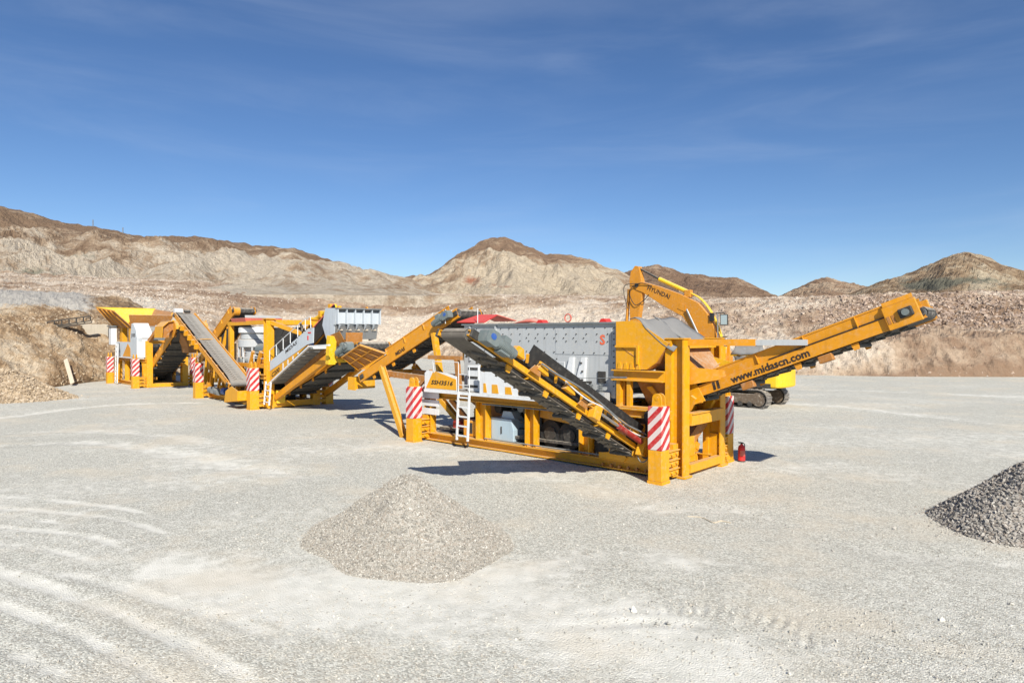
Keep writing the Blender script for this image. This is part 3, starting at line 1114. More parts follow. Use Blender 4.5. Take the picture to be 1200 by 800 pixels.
def gear_motor(parent, mat4, length=1.0, r=0.17, badge=None):
    """gearbox and finned motor lying along local x; badge = axis sign of a round blue label on local -y"""
    g = MB(mat4)
    g.prism([(0, -0.20), (0.30, -0.20), (0.36, -0.12), (0.36, 0.12), (0.28, 0.2), (0.05, 0.2), (-0.04, 0.1), (-0.04, -0.1)], 'y', -0.17, 0.17)
    g.cyl((0.12, 0.17, 0), (0.12, 0.26, 0), 0.13, 14)
    g.cyl((0.36, 0, 0), (0.46, 0, 0), r * 1.05, 16)
    g.cyl((0.46, 0, 0), (length - 0.14, 0, 0), r * 0.86, 16)
    x = 0.50
    while x < length - 0.16:
        g.cyl((x, 0, 0), (x + 0.02, 0, 0), r, 16)
        x += 0.045
    g.cyl((length - 0.14, 0, 0), (length, 0, 0), r * 1.02, 16, r * 0.9)
    g.box(0.52, 0.74, -0.10, 0.10, r * 0.8, r * 0.8 + 0.16)
    g.box(0.5, 0.8, -0.14, 0.14, -r - 0.04, -r + 0.02)
    o = g.build('gear_motor', 'motor', parent, smooth=True)
    b = MB(mat4)
    b.cyl((0.14, -0.172, 0.02), (0.14, -0.180, 0.02), 0.085, 18)
    b.build('motor_badge', 'blue', parent)
    f = MB(mat4)
    f.cyl((length, 0, 0), (length + 0.012, 0, 0), r * 0.55, 14)
    f.build('fan_grille', 'dark', parent)
    return o


def conveyor(root, name, p0, p1, bw, depth=0.34, skirt=0.28, r=0.17, mat='yellow2', belt='belt', motor=0, cleat=0.34,
             skirt_range=(0.0, 1.0), flare=0.10, flip=1, label=None):
    """a whole belt conveyor as one part: cross frame with plates, belt, drums, rollers, motor below it as sub-parts"""
    m4, L = frame_matrix(p0, p1)
    yo = bw / 2 + 0.09
    fr = MB(m4)
    s = 0.35
    while s < L - 0.2:
        fr.beam((s, -yo, 0), (s, yo, 0), 0.07, 0.07)
        s += 1.0
    for s in np.arange(0.6, L - 0.4, 1.4):
        for sg in (-1, 1):
            fr.prism([(s - 0.05, -depth / 2 - 0.02), (s + 0.13, -depth / 2 - 0.02), (s + 0.1, -depth / 2 - 0.17), (s - 0.02, -depth / 2 - 0.17)],
                     'y', sg * (yo - 0.06) - 0.02, sg * (yo - 0.06) + 0.02)
    part = fr.build(name, mat, root)
    if label: part['label'] = label
    for sg in (-1, 1):
        p = MB(m4)
        p.chan((-0.25, sg * yo, 0), (L + 0.10, sg * yo, 0), 0.09, depth, (0, 0, 1), 0.02, -sg if False else sg)
        for s in np.arange(0.5, L, 1.05):
            p.box(s, s + 0.02, sg * yo - 0.044, sg * yo + 0.044, -depth / 2 + 0.02, depth / 2 - 0.02)
        p.build('side_plate', mat, part)
        if skirt:
            k = MB(m4)
            s0, s1 = L * skirt_range[0], L * skirt_range[1]
            z0, z1 = depth / 2 + 0.004, depth / 2 + skirt
            y0, y1 = sg * yo, sg * (yo + flare)
            k.plate([(s0, y0, z0), (s1, y0, z0), (s1, y1, z1), (s0, y1, z1)], 0.014)
            k.beam((s0, y1, z1), (s1, y1, z1), 0.05, 0.035)
            for s in np.arange(s0 + 0.05, s1, 1.25):
                k.prism([(0, 0), (sg * (flare + 0.05), 0), (sg * (flare + 0.09), skirt * 0.75), (sg * flare * 0.75, skirt * 0.75)], 'x', 0, 0.014) if False else \
                    k.add([(s, y0 + sg * 0.008, z0), (s, y0 + sg * 0.07, z0), (s, y1 + sg * 0.05, z1), (s, y1 + sg * 0.008, z1),
                           (s + 0.02, y0 + sg * 0.008, z0), (s + 0.02, y0 + sg * 0.07, z0), (s + 0.02, y1 + sg * 0.05, z1), (s + 0.02, y1 + sg * 0.008, z1)],
                          [(0, 1, 2, 3), (7, 6, 5, 4), (0, 4, 5, 1), (1, 5, 6, 2), (2, 6, 7, 3), (3, 7, 4, 0)])
            k.build('skirt_board', mat, part)
    belt_mesh(MB(m4), L, bw, r, cleat=cleat, flip=flip).build('belt', belt, part, smooth=True)
    for nm, s in (('head_drum', L), ('tail_drum', 0)):
        d = MB(m4)
        d.cyl((s, -bw / 2 - 0.03, 0), (s, bw / 2 + 0.03, 0), r - 0.022, 20)
        d.cyl((s, -yo - 0.10, 0), (s, yo + 0.10, 0), 0.045, 10)
        d.build(nm, 'steel', part, smooth=True)
        for sg in (-1, 1):
            b = MB(m4)
            b.box(s - 0.12, s + 0.12, sg * (yo + 0.075) - 0.03, sg * (yo + 0.075) + 0.03, -0.09, 0.09)
            b.build('bearing', 'dark', part, bevel=0.02)
    s = 0.7
    while s < L - 0.5:
        d = MB(m4)
        d.cyl((s, -bw / 2, -r - 0.085), (s, bw / 2, -r - 0.085), 0.05, 10)
        d.build('roller', 'dark', part, smooth=True)
        s += 1.4
    if motor:
        mm = m4 @ Matrix.Translation((L - 0.10, motor * (yo + 0.24), 0.06)) @ Matrix.Rotation(math.pi, 4, 'Z') @ Matrix.Diagonal((1, motor, 1, 1))
        gear_motor(part, mm @ Matrix.Diagonal((0.95, 0.74, 0.74, 1)))
    return part, m4, L


def jack(root, x, y, sy=1, sx=1, h_low=0.84, h_top=1.98, w=0.40, reach=0.55, lugs=True):
    """outrigger leg: post, striped sleeve, lugs, foot and stacked brackets towards the chassis (sy = side of the chassis)"""
    x0, x1 = x - w / 2, x + w / 2
    y0, y1 = (y, y + w) if sy > 0 else (y - w, y)
    p = MB()
    p.box(x0, x1, y0, y1, 0.05, h_low)
    p.box(x0 + 0.05, x1 - 0.05, y0 + 0.05, y1 - 0.05, h_low, h_top)
    leg = p.build('jack_leg', 'yellow', root, bevel=0.015)
    f = MB()
    f.box(x0 - 0.015, x1 + 0.015, y0 - 0.015, y1 + 0.015, -0.03, 0.05)
    f.build('foot_plate', 'yellow', leg)
    s = MB()
    s.box(x0 - 0.006, x1 + 0.006, y0 - 0.006, y1 + 0.006, h_low + 0.003, h_top - 0.02)
    s.build('striped_sleeve', 'stripe', leg, bevel=0.015)
    if lugs:
        for k in (0.28, 0.72):
            g = MB()
            yy = y0 + w * k
            pts = [(x0 + 0.06, h_top), (x1 - 0.06, h_top)] + [(x + 0.13 * math.cos(t), h_top + 0.18 + 0.13 * math.sin(t)) for t in np.linspace(0, math.pi, 9)]
            g.prism(pts, 'y', yy - 0.02, yy + 0.02)
            g.cyl((x, yy - 0.03, h_top + 0.18), (x, yy + 0.03, h_top + 0.18), 0.05, 10)
            g.build('lifting_lug', 'yellow', leg)
    yi = y1 if sy > 0 else y0
    for k, z in enumerate((0.12, 0.36, 0.60)):
        b = MB()
        b.box(x0 + 0.03, x1 - 0.03, min(yi, yi + sy * reach), max(yi, yi + sy * reach), z, z + 0.16)
        b.box(x0 - 0.02, x1 + 0.02, min(yi, yi + sy * reach), max(yi, yi + sy * reach), z + 0.16, z + 0.185)
        for q in (0.25, 0.7):
            yy = yi + sy * reach * q
            b.cyl((x1 - 0.03, yy, z + 0.08), (x1 + 0.03, yy, z + 0.08), 0.03, 8)
            b.cyl((x0 + 0.03, yy, z + 0.08), (x0 - 0.03, yy, z + 0.08), 0.03, 8)
        b.build('bracket', 'yellow', leg, bevel=0.01)
    v = MB()
    v.box(x0 + 0.06, x1 - 0.06, min(yi + sy * reach * 0.55, yi + sy * (reach + 0.02)), max(yi + sy * reach * 0.55, yi + sy * (reach + 0.02)), 0.06, 0.92)
    v.build('bracket_web', 'yellow', leg)
    return leg


def side_frame(root, y, x0, x1, posts, ztop, mat='yellow', thick=0.26, gus=0.18):
    """long chassis side: bottom rail, top rail and posts with gusseted corners"""
    b = MB()
    b.ibeam((x0, y, 0.17), (x1, y, 0.17), thick + 0.08, 0.26)
    rail = b.build('chassis_rail', mat, root)
    t = MB()
    t.ibeam((x0, y, ztop - 0.11), (x1, y, ztop - 0.11), thick + 0.02, 0.22)
    t.build('top_rail', mat, rail)
    for a, c in posts:
        p = MB()
        p.box(a, c, y + thick / 2 - 0.07, y + thick / 2 - 0.03, 0.30, ztop - 0.22)
        for e in (a, c - 0.03):
            p.box(e, e + 0.03, y - thick / 2, y + thick / 2, 0.30, ztop - 0.22)
        zb, zt = 0.301, ztop - 0.221
        for (x, sx) in ((a, -1), (c, 1)):
            if x0 < x + sx * gus < x1:
                p.prism([(x, zb), (x + sx * gus, zb), (x + sx * gus * 0.3, zb + gus * 0.3), (x, zb + gus)], 'y', y + 0.02, y + 0.06)
                p.prism([(x, zt), (x + sx * gus, zt), (x + sx * gus * 0.3, zt - gus * 0.3), (x, zt - gus)], 'y', y + 0.02, y + 0.06)
        p.build('post', mat, rail)
    return rail


def ladder(root, x0, x1, y0, z0, y1, z1, n, mat='white', hoop=0.0):
    """ladder seen from the side -y; stiles lean from (y0,z0) to (y1,z1)"""
    st = MB()
    st.beam((x0, y0, z0), (x0, y1, z1 + hoop), 0.05, 0.07, (0, 1, 0))
    o = st.build('ladder', mat, root)
    st = MB()
    st.beam((x1, y0, z0), (x1, y1, z1 + hoop), 0.05, 0.07, (0, 1, 0))
    st.build('stile', mat, o)
    for k in range(n):
        t = (k + 0.5) / n
        r = MB()
        r.beam((x0, y0 + (y1 - y0) * t, z0 + (z1 - z0) * t), (x1, y0 + (y1 - y0) * t, z0 + (z1 - z0) * t), 0.05, 0.05)
        r.build('rung', mat, o)
    return o


def hose(root, pts, r=0.02, mat='black', name='hose', n=10):
    P = [Vector(p) for p in pts]
    P = [2 * P[0] - P[1]] + P + [2 * P[-1] - P[-2]]
    out = []
    for i in range(1, len(P) - 2):
        a, b, c, d = P[i - 1:i + 3]
        for k in range(n):
            t = k / n
            out.append(0.5 * (2 * b + (c - a) * t + (2 * a - 5 * b + 4 * c - d) * t * t + (3 * b - a - 3 * c + d) * t ** 3))
    out.append(P[-2])
    m = MB()
    m.tube(out, r, 6)
    return m.build(name, mat, root, smooth=True)


def sheet(root, name, rows, mat, th=0.02, parent=None):
    """a curved sheet through rows of 3D points, given real thickness"""
    R, C = len(rows), len(rows[0])
    P = np.array(rows, float)
    me_v = [tuple(p) for p in P.reshape(-1, 3)]
    f = [(i * C + j, i * C + j + 1, (i + 1) * C + j + 1, (i + 1) * C + j) for i in range(R - 1) for j in range(C - 1)]
    b = MB()
    b.add(me_v, f)
    o = b.build(name, mat, root, smooth=True)
    so = o.modifiers.new('thickness', 'SOLIDIFY')
    so.thickness = th
    return o


# ================================================================ SCREENING PLANT (nearest machine)
SO = on_ground(480, 518)
SP = empty('screening_plant', (SO[0], SO[1], 0), math.radians(-42),
           'nearest yellow mobile screening plant with grey bolted screen box and three belt conveyors', 'machine', 'mobile plants in the yard')


OVH = (0.33, -0.30, 0.02)      # the walkway and its panels hang out over the chassis


def screening_plant(R):
    # ---- chassis
    posts = [(-0.05, 0.30), (2.58, 3.05), (4.76, 5.14), (6.85, 7.22), (8.35, 8.6)]
    side_frame(R, 0.85, -0.1, 9.75, posts, 1.76)
    side_frame(R, 3.45, -0.1, 9.75, posts, 1.76)
    for x in (0.1, 2.5, 4.85, 7.2, 9.2):
        c = MB(); c.beam((x, 0.95, 0.18), (x, 3.35, 0.18), 0.2, 0.2); c.build('cross_member', 'yellow', R)
        c = MB(); c.beam((x, 0.95, 1.62), (x, 3.35, 1.62), 0.16, 0.18); c.build('cross_member', 'yellow', R)
    c = MB(); c.plate([(0.2, 0.98, 0.30), (9.0, 0.98, 0.30), (9.0, 3.3, 0.30), (0.2, 3.3, 0.30)], 0.02); c.build('floor_plate', 'dark', R)
    for (x, y, s) in ((0.0, 0.0, 1), (9.78, 0.0, 1), (0.0, 4.31, -1), (9.78, 4.31, -1)):
        jack(R, x, y, s)
    # stiffening plates beside the rear jack
    for z in (0.95, 1.25, 1.52):
        p = MB(); p.box(-0.35, 0.75, 0.70, 0.73, z, z + 0.22); p.build('louvre_plate', 'white', R)
    # front lower nose plate between chassis and front jack
    p = MB(); p.prism([(7.6, 0.31), (9.45, 0.31), (9.45, 0.62), (8.9, 0.72), (8.2, 0.52), (7.6, 0.46)], 'y', 0.66, 0.70); p.build('nose_plate', 'yellow', R)
    for k in range(6):
        p = MB(); x = 7.7 + k * 0.28; p.cyl((x, 0.68, 0.12), (x, 0.76, 0.12), 0.04, 10); p.build('bolt_head', 'rust_shade', R)

    # ---- front portal
    for y in (1.22, 3.45):
        u = MB()
        u.box(9.48, 9.66, y - 0.16, y + 0.16, 0.0, 3.68)
        u.box(9.66, 9.99, y - 0.02, y + 0.02, 0.0, 3.68)
        u.box(9.99, 10.03, y - 0.17, y + 0.17, 0.0, 3.68)
        up = u.build('portal_upright', 'yellow', R)
        k = MB(); k.box(9.46, 10.06, y - 0.19, y + 0.19, 3.68, 3.71); k.build('cap_plate', 'yellow', up)
        k = MB(); k.box(9.44, 10.10, y - 0.21, y + 0.21, -0.02, 0.03); k.build('base_plate', 'yellow', up)
    for nm, z, h, xx in (('portal_sill', 0.20, 0.22, 9.98), ('portal_cross_beam', 1.52, 0.30, 9.98), ('portal_top_beam', 3.52, 0.18, 9.80)):
        u = MB()
        if nm == 'portal_cross_beam':
            u.box(9.93, 10.10, 1.385, 3.285, 1.36, 1.66)
            u.box(9.90, 10.14, 1.385, 3.285, 1.66, 1.69)
        else:
            u.beam((xx, 1.385, z), (xx, 3.285, z), 0.18, h)
        u.build(nm, 'yellow', R)
    # clutter seen through the portal
    c = MB(); c.box(8.85, 8.90, 1.05, 3.35, 0.33, 1.50); c.build('bay_shade_fill', 'dark', R)  # dark sheet added so the portal opening looks shaded inside
    for (x0, x1, y0, y1, z0, z1, mt) in ((9.0, 9.35, 1.3, 1.6, 0.35, 1.2, 'rust_shade'), (9.1, 9.4, 2.7, 3.2, 0.35, 1.0, 'yellow2'), (9.05, 9.2, 2.0, 2.5, 0.95, 1.35, 'rust_shade'),
                                         (9.3, 9.6, 1.9, 2.1, 0.3, 0.8, 'yellow'), (9.0, 9.3, 2.75, 3.1, 1.02, 1.45, 'dark'), (9.1, 9.45, 1.65, 1.85, 0.97, 1.3, 'dark')):
        c = MB(); c.box(x0, x1, y0, y1, z0, z1); c.build('pivot_block', mt, R, bevel=0.03)
    c = MB(); c.beam((9.2, 1.4, 1.3), (9.35, 3.2, 0.5), 0.16, 0.2); c.build('brace', 'yellow2', R)
    # inner second pair of uprights
    for y in (1.22, 3.45):
        u = MB(); u.beam((8.05, y, 1.76), (8.05, y, 2.50), 0.22, 0.26, (1, 0, 0)); u.build('inner_column', 'yellow', R)
    # tie bar up to the front conveyor
    t = MB(); t.beam((10.0, 1.36, 3.59), (11.75, 1.60, 3.60), 0.16, 0.17); tb = t.build('tie_bar', 'yellow2', R)
    t = MB(); t.beam((11.75, 1.60, 3.60), (12.95, 1.77, 3.61), 0.13, 0.14); t.build('slide_tube', 'grey', tb)
    t = MB(); t.cyl((11.0, 1.46, 3.50), (11.0, 1.52, 3.70), 0.05, 8); t.build('pin', 'steel', tb)

    # ---- beams under the chute
    for y in (1.05, 3.4):
        b = MB(); b.ibeam((7.85, y, 2.66), (9.47, y, 2.66), 0.30, 0.30); b.build('chute_beam', 'yellow', R)
        b = MB(); b.ibeam((7.15, y, 1.66), (9.47, y, 1.66), 0.32, 0.28); b.build('support_beam', 'yellow', R)
        for x in (7.98, 8.32):
            b = MB(); b.box(x, x + 0.12, y - 0.07, y + 0.07, 1.80, 2.51); b.build('chute_column', 'yellow', R)
    b = MB(); b.plate([(8.5, 1.25, 2.5), (9.5, 1.25, 2.5), (9.3, 1.6, 1.75), (8.7, 1.6, 1.75)], 0.03); b.build('lower_chute_plate', 'rust_shade', R)
    b = MB(); b.plate([(8.5, 1.25, 2.5), (8.7, 1.6, 1.75), (8.7, 3.0, 1.75), (8.5, 3.3, 2.5)], 0.03); b.build('lower_chute_plate', 'rust_shade', R)
    b = MB(); b.plate([(8.82, 1.22, 2.35), (8.98, 1.22, 2.38), (9.25, 1.5, 1.9), (9.15, 1.5, 1.85)], 0.05); b.build('chute_brace', 'yellow', R)

    # ---- chute (front discharge hood)
    poly = [(7.96, 2.82), (7.96, 4.17), (8.60, 4.19), (9.62, 3.57), (9.24, 3.03), (8.95, 2.84)]
    for y in (1.0, 3.38):
        c = MB(); c.prism(poly, 'y', y - 0.015, y + 0.015); ch = c.build('chute_side', 'yellow', R)
        sg = -1 if y < 2 else 1
        r = MB()
        r.box(7.97, 8.72, min(y, y + sg * 0.09), max(y, y + sg * 0.09), 3.44, 3.50)
        r.box(8.66, 8.72, min(y, y + sg * 0.09), max(y, y + sg * 0.09), 2.98, 3.44)
        r.build('stiffener', 'yellow', ch)
        r = MB(); r.beam((8.15, y + sg * 0.02, 3.43), (8.66, y + sg * 0.02, 3.14), 0.012, 0.02); r.build('weld_bar', 'rust_shade', ch)
        for x in (8.02, 8.22, 8.42, 8.62):
            r = MB(); r.prism([(x, 2.83), (x + 0.14, 2.83), (x + 0.10, 3.02), (x + 0.04, 3.02)], 'y', y + sg * 0.016, y + sg * 0.045); r.build('lug', 'yellow', ch)
    c = MB(); c.plate([(9.62, 1.02, 3.57), (9.62, 3.36, 3.57), (9.24, 3.36, 3.03), (9.24, 1.02, 3.03)], 0.025); c.build('chute_lip', 'rust_shade', R)
    c = MB(); c.plate([(9.24, 1.02, 3.03), (9.24, 3.36, 3.03), (8.95, 3.36, 2.84), (8.95, 1.02, 2.84)], 0.025); c.build('chute_bottom', 'rust_shade', R)
    c = MB(); c.box(7.955, 7.985, 1.02, 3.36, 2.84, 4.17); c.build('chute_back', 'yellow', R)
    rng_ = random.Random(3)
    for k, (ya, yb, x0, dz) in enumerate(((0.97, 2.35, 8.42, 0.05), (2.05, 3.45, 8.55, 0.085))):
        rows = []
        for i in range(9):
            t = i / 8
            x = x0 + (9.78 - x0) * t
            z = 4.195 - 0.66 * (max(0, x - 8.60) / 1.02) + dz + 0.03 * math.sin(t * 5 + k)
            rows.append([(x, ya + (yb - ya) * j / 6, z + 0.035 * math.sin(j * 1.3 + i * 0.8 + k * 2) - (0.10 if (j == 0 and k == 0 and i > 2) else 0)) for j in range(7)])
        sheet(R, 'rubber_sheet', rows, 'rubber_sheet')
    # pan catching material in front of the chute, seen through the portal
    c = MB(); c.plate([(9.45, 1.45, 2.35), (9.45, 3.2, 2.35), (10.15, 3.0, 3.0), (10.15, 1.75, 2.6)], 0.02)
    c.build('feed_boot_plate', 'rust_shade', R)
    c = MB(); c.plate([(9.5, 1.45, 2.35), (10.9, 1.85, 2.65), (10.9, 1.85, 2.85), (9.5, 1.42, 2.95)], 0.02); c.build('feed_boot_plate', 'yellow2', R)
    c = MB(); c.plate([(9.5, 3.1, 2.35), (10.9, 2.8, 2.65), (10.9, 2.8, 2.95), (9.5, 3.2, 3.25)], 0.02); c.build('feed_boot_plate', 'lemon', R)
    c = MB(); c.plate([(9.66, 1.45, 3.42), (9.66, 3.22, 3.42), (10.25, 2.95, 2.75), (10.25, 1.95, 2.62)], 0.03); c.build('funnel_plate', 'rust_shade', R)  # brown paints in the shade of the funnel's underside
    c = MB(); c.plate([(9.66, 1.44, 3.42), (10.25, 1.94, 2.62), (9.9, 1.6, 2.4), (9.5, 1.44, 2.5)], 0.03); c.build('funnel_plate', 'yellow2', R)
    # grey rubber flaps in a yellow rack beyond the portal
    for k, (z0, z1) in enumerate(((2.78, 3.18), (3.22, 3.56))):
        rows = []
        for i in range(6):
            t = i / 5
            rows.append([(10.2 + 0.75 * j / 8 + 0.05 * math.sin(j * 2 + i), 3.75 + 0.35 * j / 8 + 0.08 * math.sin(t * 3 + k), z1 + (z0 - z1) * t + 0.02 * math.sin(j * 1.7)) for j in range(9)])
        sheet(R, 'rubber_flap', rows, 'rubber_sheet')
        b = MB(); b.beam((10.1, 3.72, z1 + 0.03), (11.05, 4.15, z1 + 0.03), 0.05, 0.05); b.build('flap_bar', 'lemon', R)
    b = MB(); b.beam((10.1, 3.66, 2.7), (10.1, 3.66, 3.62), 0.07, 0.07, (1, 0, 0)); b.build('flap_post', 'yellow2', R)

    # ---- screen box
    s = MB()
    s.box(1.45, 7.80, 1.28, 1.31, 1.95, 4.12)
    box = s.build('screen_box', 'grey', R)
    s = MB(); s.box(1.45, 7.80, 3.20, 3.23, 1.95, 4.12); s.build('side_wall', 'grey', box)
    s = MB(); s.box(1.45, 1.48, 1.31, 3.20, 2.2, 4.12); s.build('end_wall', 'grey', box)
    s = MB(); s.box(7.77, 7.80, 1.31, 3.20, 2.2, 4.12); s.build('end_wall', 'grey', box)
    s = MB(); s.box(1.40, 7.86, 1.19, 1.31, 4.121, 4.17); s.build('top_flange', 'grey_d', box)
    s = MB(); s.box(1.40, 7.86, 3.20, 3.32, 4.121, 4.17); s.build('top_flange', 'grey_d', box)
    s = MB(); s.box(7.802, 7.90, 1.20, 1.33, 1.95, 4.119); s.build('edge_channel', 'grey_d', box)
    s = MB(); s.plate([(1.5, 1.31, 3.7), (7.75, 1.31, 3.7), (7.75, 3.2, 3.7), (1.5, 3.2, 3.7)], 0.03); s.build('deck', 'steel', box)
    # door outline on the wall and its panel
    s = MB(); s.box(5.55, 7.62, 1.266, 1.278, 3.20, 3.98); s.build('wall_panel', 'grey', box)
    # bolts
    s = MB()
    rr = random.Random(2)
    for row, z in enumerate((4.0, 3.82, 3.70, 3.60, 3.26, 3.05)):
        x = 1.7 + (row % 2) * 0.1
        while x < 7.7:
            if row in (0, 1, 4) or rr.random() < 0.62:
                y = 1.266 if (5.55 < x < 7.62 and 3.2 < z < 3.98) else 1.28
                s.cyl((x, y - 0.028, z), (x, y, z), 0.018, 6)
            x += 0.38
    for z in np.arange(2.3, 4.05, 0.17):
        s.cyl((7.70, 1.25, z), (7.70, 1.28, z), 0.018, 6)
    o = s.build('bolt_heads', 'dark', box); o['kind'] = 'stuff'
    for x in (6.05, 6.50):
        s = MB(); s.prism([(x - 0.12, 2.35), (x + 0.20, 2.35), (x + 0.26, 3.12), (x + 0.12, 3.12)], 'y', 1.17, 1.278); s.build('wall_stiffener', 'white', box)
    for (x, z) in ((6.62, 2.95), (6.66, 2.7), (6.1, 2.6), (6.66, 2.45)):
        s = MB(); s.cyl((x, 1.13, z), (x, 1.168, z), 0.03, 8); s.build('bolt', 'dark', box)
    s = MB(); s.tube([(4.55, 1.2, 3.16), (4.75, 1.2, 3.15), (5.4, 1.18, 2.80), (5.48, 1.18, 2.70), (5.48, 1.18, 2.2)], 0.05, 10); s.build('guard_pipe', 'grey', box, smooth=True)
    s = MB(); s.prism([(3.5, 2.1), (4.8, 2.1), (4.8, 3.0), (4.55, 3.17), (3.9, 3.17)], 'y', 1.16, 1.276); s.build('drive_guard', 'grey', box)
    s = MB(); s.box(7.15, 7.42, 1.24, 1.279, 2.38, 2.72); s.build('inspection_hole', 'dark', box)
    s = MB(); s.box(5.0, 6.35, 0.80, 1.15, 2.05, 2.42); s.build('grey_cabinet', 'white', box, bevel=0.02)
    s = MB(); s.box(6.4, 7.6, 0.95, 1.24, 1.80, 2.12); s.build('spring_mount', 'grey', box)
    for x in (6.6, 7.0, 7.35):
        s = MB()
        for k in range(5):
            s.cyl((x, 1.1, 2.13 + k * 0.045), (x, 1.1, 2.15 + k * 0.045), 0.085, 12)
        s.cyl((x, 1.1, 2.12), (x, 1.1, 2.36), 0.05, 8)
        s.build('spring', 'grey_d', box)
    for x, d in ((6.62, 0.06), (6.78, 0.05), (6.95, 0.06)):
        s = MB(); s.box(x, x + 0.1, 0.98, 1.1, 2.37, 2.37 + d); s.build('clamp', 'dark', box)
    text('lettering', 'S', 'orange_ink', box, (7.22, 1.262, 3.50), (1, 0, 0), (0, 0, 1), 0.30, 0.19, bold=0.03)
    # red covers on top
    s = MB(); s.plate([(1.0, 1.35, 4.24), (2.35, 1.35, 4.21), (2.2, 2.2, 4.50), (1.3, 2.2, 4.52)], 0.03); s.build('red_cover', 'red', box)
    s = MB(); s.plate([(1.3, 2.2, 4.52), (2.2, 2.2, 4.50), (2.3, 3.1, 4.3), (1.2, 3.1, 4.3)], 0.03); s.build('red_cover', 'pinkred', box)
    rows = [[(3.15 + 1.35 * j / 10, 1.9 + 0.55 * i / 4, 4.18 + 0.19 * math.sin(math.pi * j / 10) * math.sin(math.pi * (i + 0.5) / 5)) for j in range(11)] for i in range(5)]
    sheet(box, 'red_tarp', rows, 'pinkred')
    for x in (4.95, 7.35):
        s = MB(); s.prism([(x - 0.14, 4.17), (x + 0.14, 4.17), (x + 0.06, 4.27), (x - 0.06, 4.27)], 'y', 1.22, 1.5); s.build('red_lug', 'red', box)
    s = MB()
    for k in range(14):
        t0, t1 = 2 * math.pi * k / 14, 2 * math.pi * (k + 1) / 14
        s.cyl((6.05 + 0.12 * math.cos(t0), 1.25, 4.31 + 0.12 * math.sin(t0)), (6.05 + 0.12 * math.cos(t1), 1.25, 4.31 + 0.12 * math.sin(t1)), 0.022, 6)
    s.build('lifting_ring', 'pinkred', box)

    # ---- hand rail before the cabinet
    h = MB()
    for x in (5.02, 6.25):
        h.tube([(x, 0.82, 2.43), (x, 0.82, 2.98)], 0.014, 6)
    h.tube([(5.02, 0.82, 2.98), (6.25, 0.82, 2.98)], 0.014, 6)
    h.build('hand_rail', 'white', R)
    h = MB(); h.tube([(4.9, 0.80, 2.46), (7.9, 0.95, 2.56)], 0.010, 6); h.build('cable', 'grey_d', R)
    h = MB(); h.cyl((7.75, 0.93, 2.58), (8.35, 0.93, 2.60), 0.03, 8); h.build('cable_clamp', 'steel', R)

    # ---- white walkway skirt and panels
    w = MB(); w.box(0.0, 6.95, 0.68, 0.76, 1.765, 1.86); w.build('walkway_skirt', 'white', R).location = OVH
    w = MB(); w.plate([(0.2, 0.47, 1.845), (7.2, 0.47, 1.845), (7.2, 1.27, 1.845), (0.2, 1.27, 1.845)], 0.02); w.build('walkway', 'grey_d', R)
    w = MB(); w.prism([(-0.02, 1.863), (-0.02, 2.42), (0.10, 2.52), (1.15, 2.46), (1.62, 2.36), (1.68, 1.863)], 'y', 0.735, 0.765); wp = w.build('name_panel', 'white', R); wp.location = OVH
    w = MB(); w.prism([(0.06, 1.90), (0.42, 2.46), (0.58, 2.50), (1.60, 2.27), (1.62, 1.90)], 'y', 0.722, 0.733); w.build('yellow_patch', 'yellow', wp)
    text('lettering', 'SSH3516', 'ink', wp, (0.34, 0.720, 2.04), (1, 0, 0), (0, 0, 1), 0.155, 1.12, shear=0.25, bold=0.03)
    w = MB(); w.prism([(2.72, 1.863), (2.72, 2.88), (3.75, 2.98), (4.25, 2.96), (5.35, 2.60), (6.85, 1.95), (6.9, 1.863)], 'y', 0.735, 0.765); wq = w.build('side_panel', 'white', R); wq.location = OVH
    for k, (a, b, c, d) in enumerate(((2.90, 3.06, 1.90, 2.20), (3.28, 3.58, 1.90, 2.18), (3.86, 4.16, 1.90, 2.13))):
        w = MB(); w.prism([(a, c), (b, c), (b - 0.06, d), (a, d)], 'y', 0.724, 0.733); w.build('yellow_patch', 'yellow', wq)
    w = MB(); w.prism([(4.42, 1.90), (5.75, 1.90), (4.42, 2.10)], 'y', 0.724, 0.733); w.build('yellow_patch', 'yellow', wq)
    for k, mt in enumerate(('ink', 'yellow', 'ink')):
        x = 3.42 + k * 0.15
        w = MB(); w.prism([(x, 2.56), (x + 0.07, 2.56), (x + 0.13, 2.68), (x + 0.06, 2.68)], 'y', 0.724, 0.733); w.build('slash_mark', mt, wq)
    for x in (2.95, 3.25, 3.55):
        w = MB(); w.cyl((x, 0.72, 2.80), (x, 0.735, 2.80), 0.028, 8); w.build('bolt', 'dark', wq)
    # ladder with side frame
    ladder(R, 1.80, 2.32, 0.58, 0.26, 0.66, 1.84, 5).location = OVH
    h = MB()
    for x in (1.80, 2.32):
        h.tube([(x, 0.66, 1.84), (x, 0.66, 2.70)], 0.015, 6)
    for z in (2.1, 2.45):
        h.tube([(1.80, 0.66, z), (2.32, 0.66, z)], 0.014, 6)
    h.tube([(0.5, 0.66, 2.85), (1.80, 0.66, 2.85), (1.80, 0.66, 2.6)], 0.014, 6)
    h.tube([(0.5, 0.66, 2.85), (0.5, 0.72, 2.45)], 0.014, 6)
    h.build('ladder_rail', 'white', R).location = OVH
    c = MB(); c.box(1.95, 2.5, 0.95, 1.25, 1.86, 2.75); c.build('switch_box', 'white', R, bevel=0.02)
    for z in (2.0, 2.3, 2.6):
        c = MB(); c.box(2.0, 2.45, 0.93, 0.955, z, z + 0.08); c.build('switch_cover', 'dark', R)

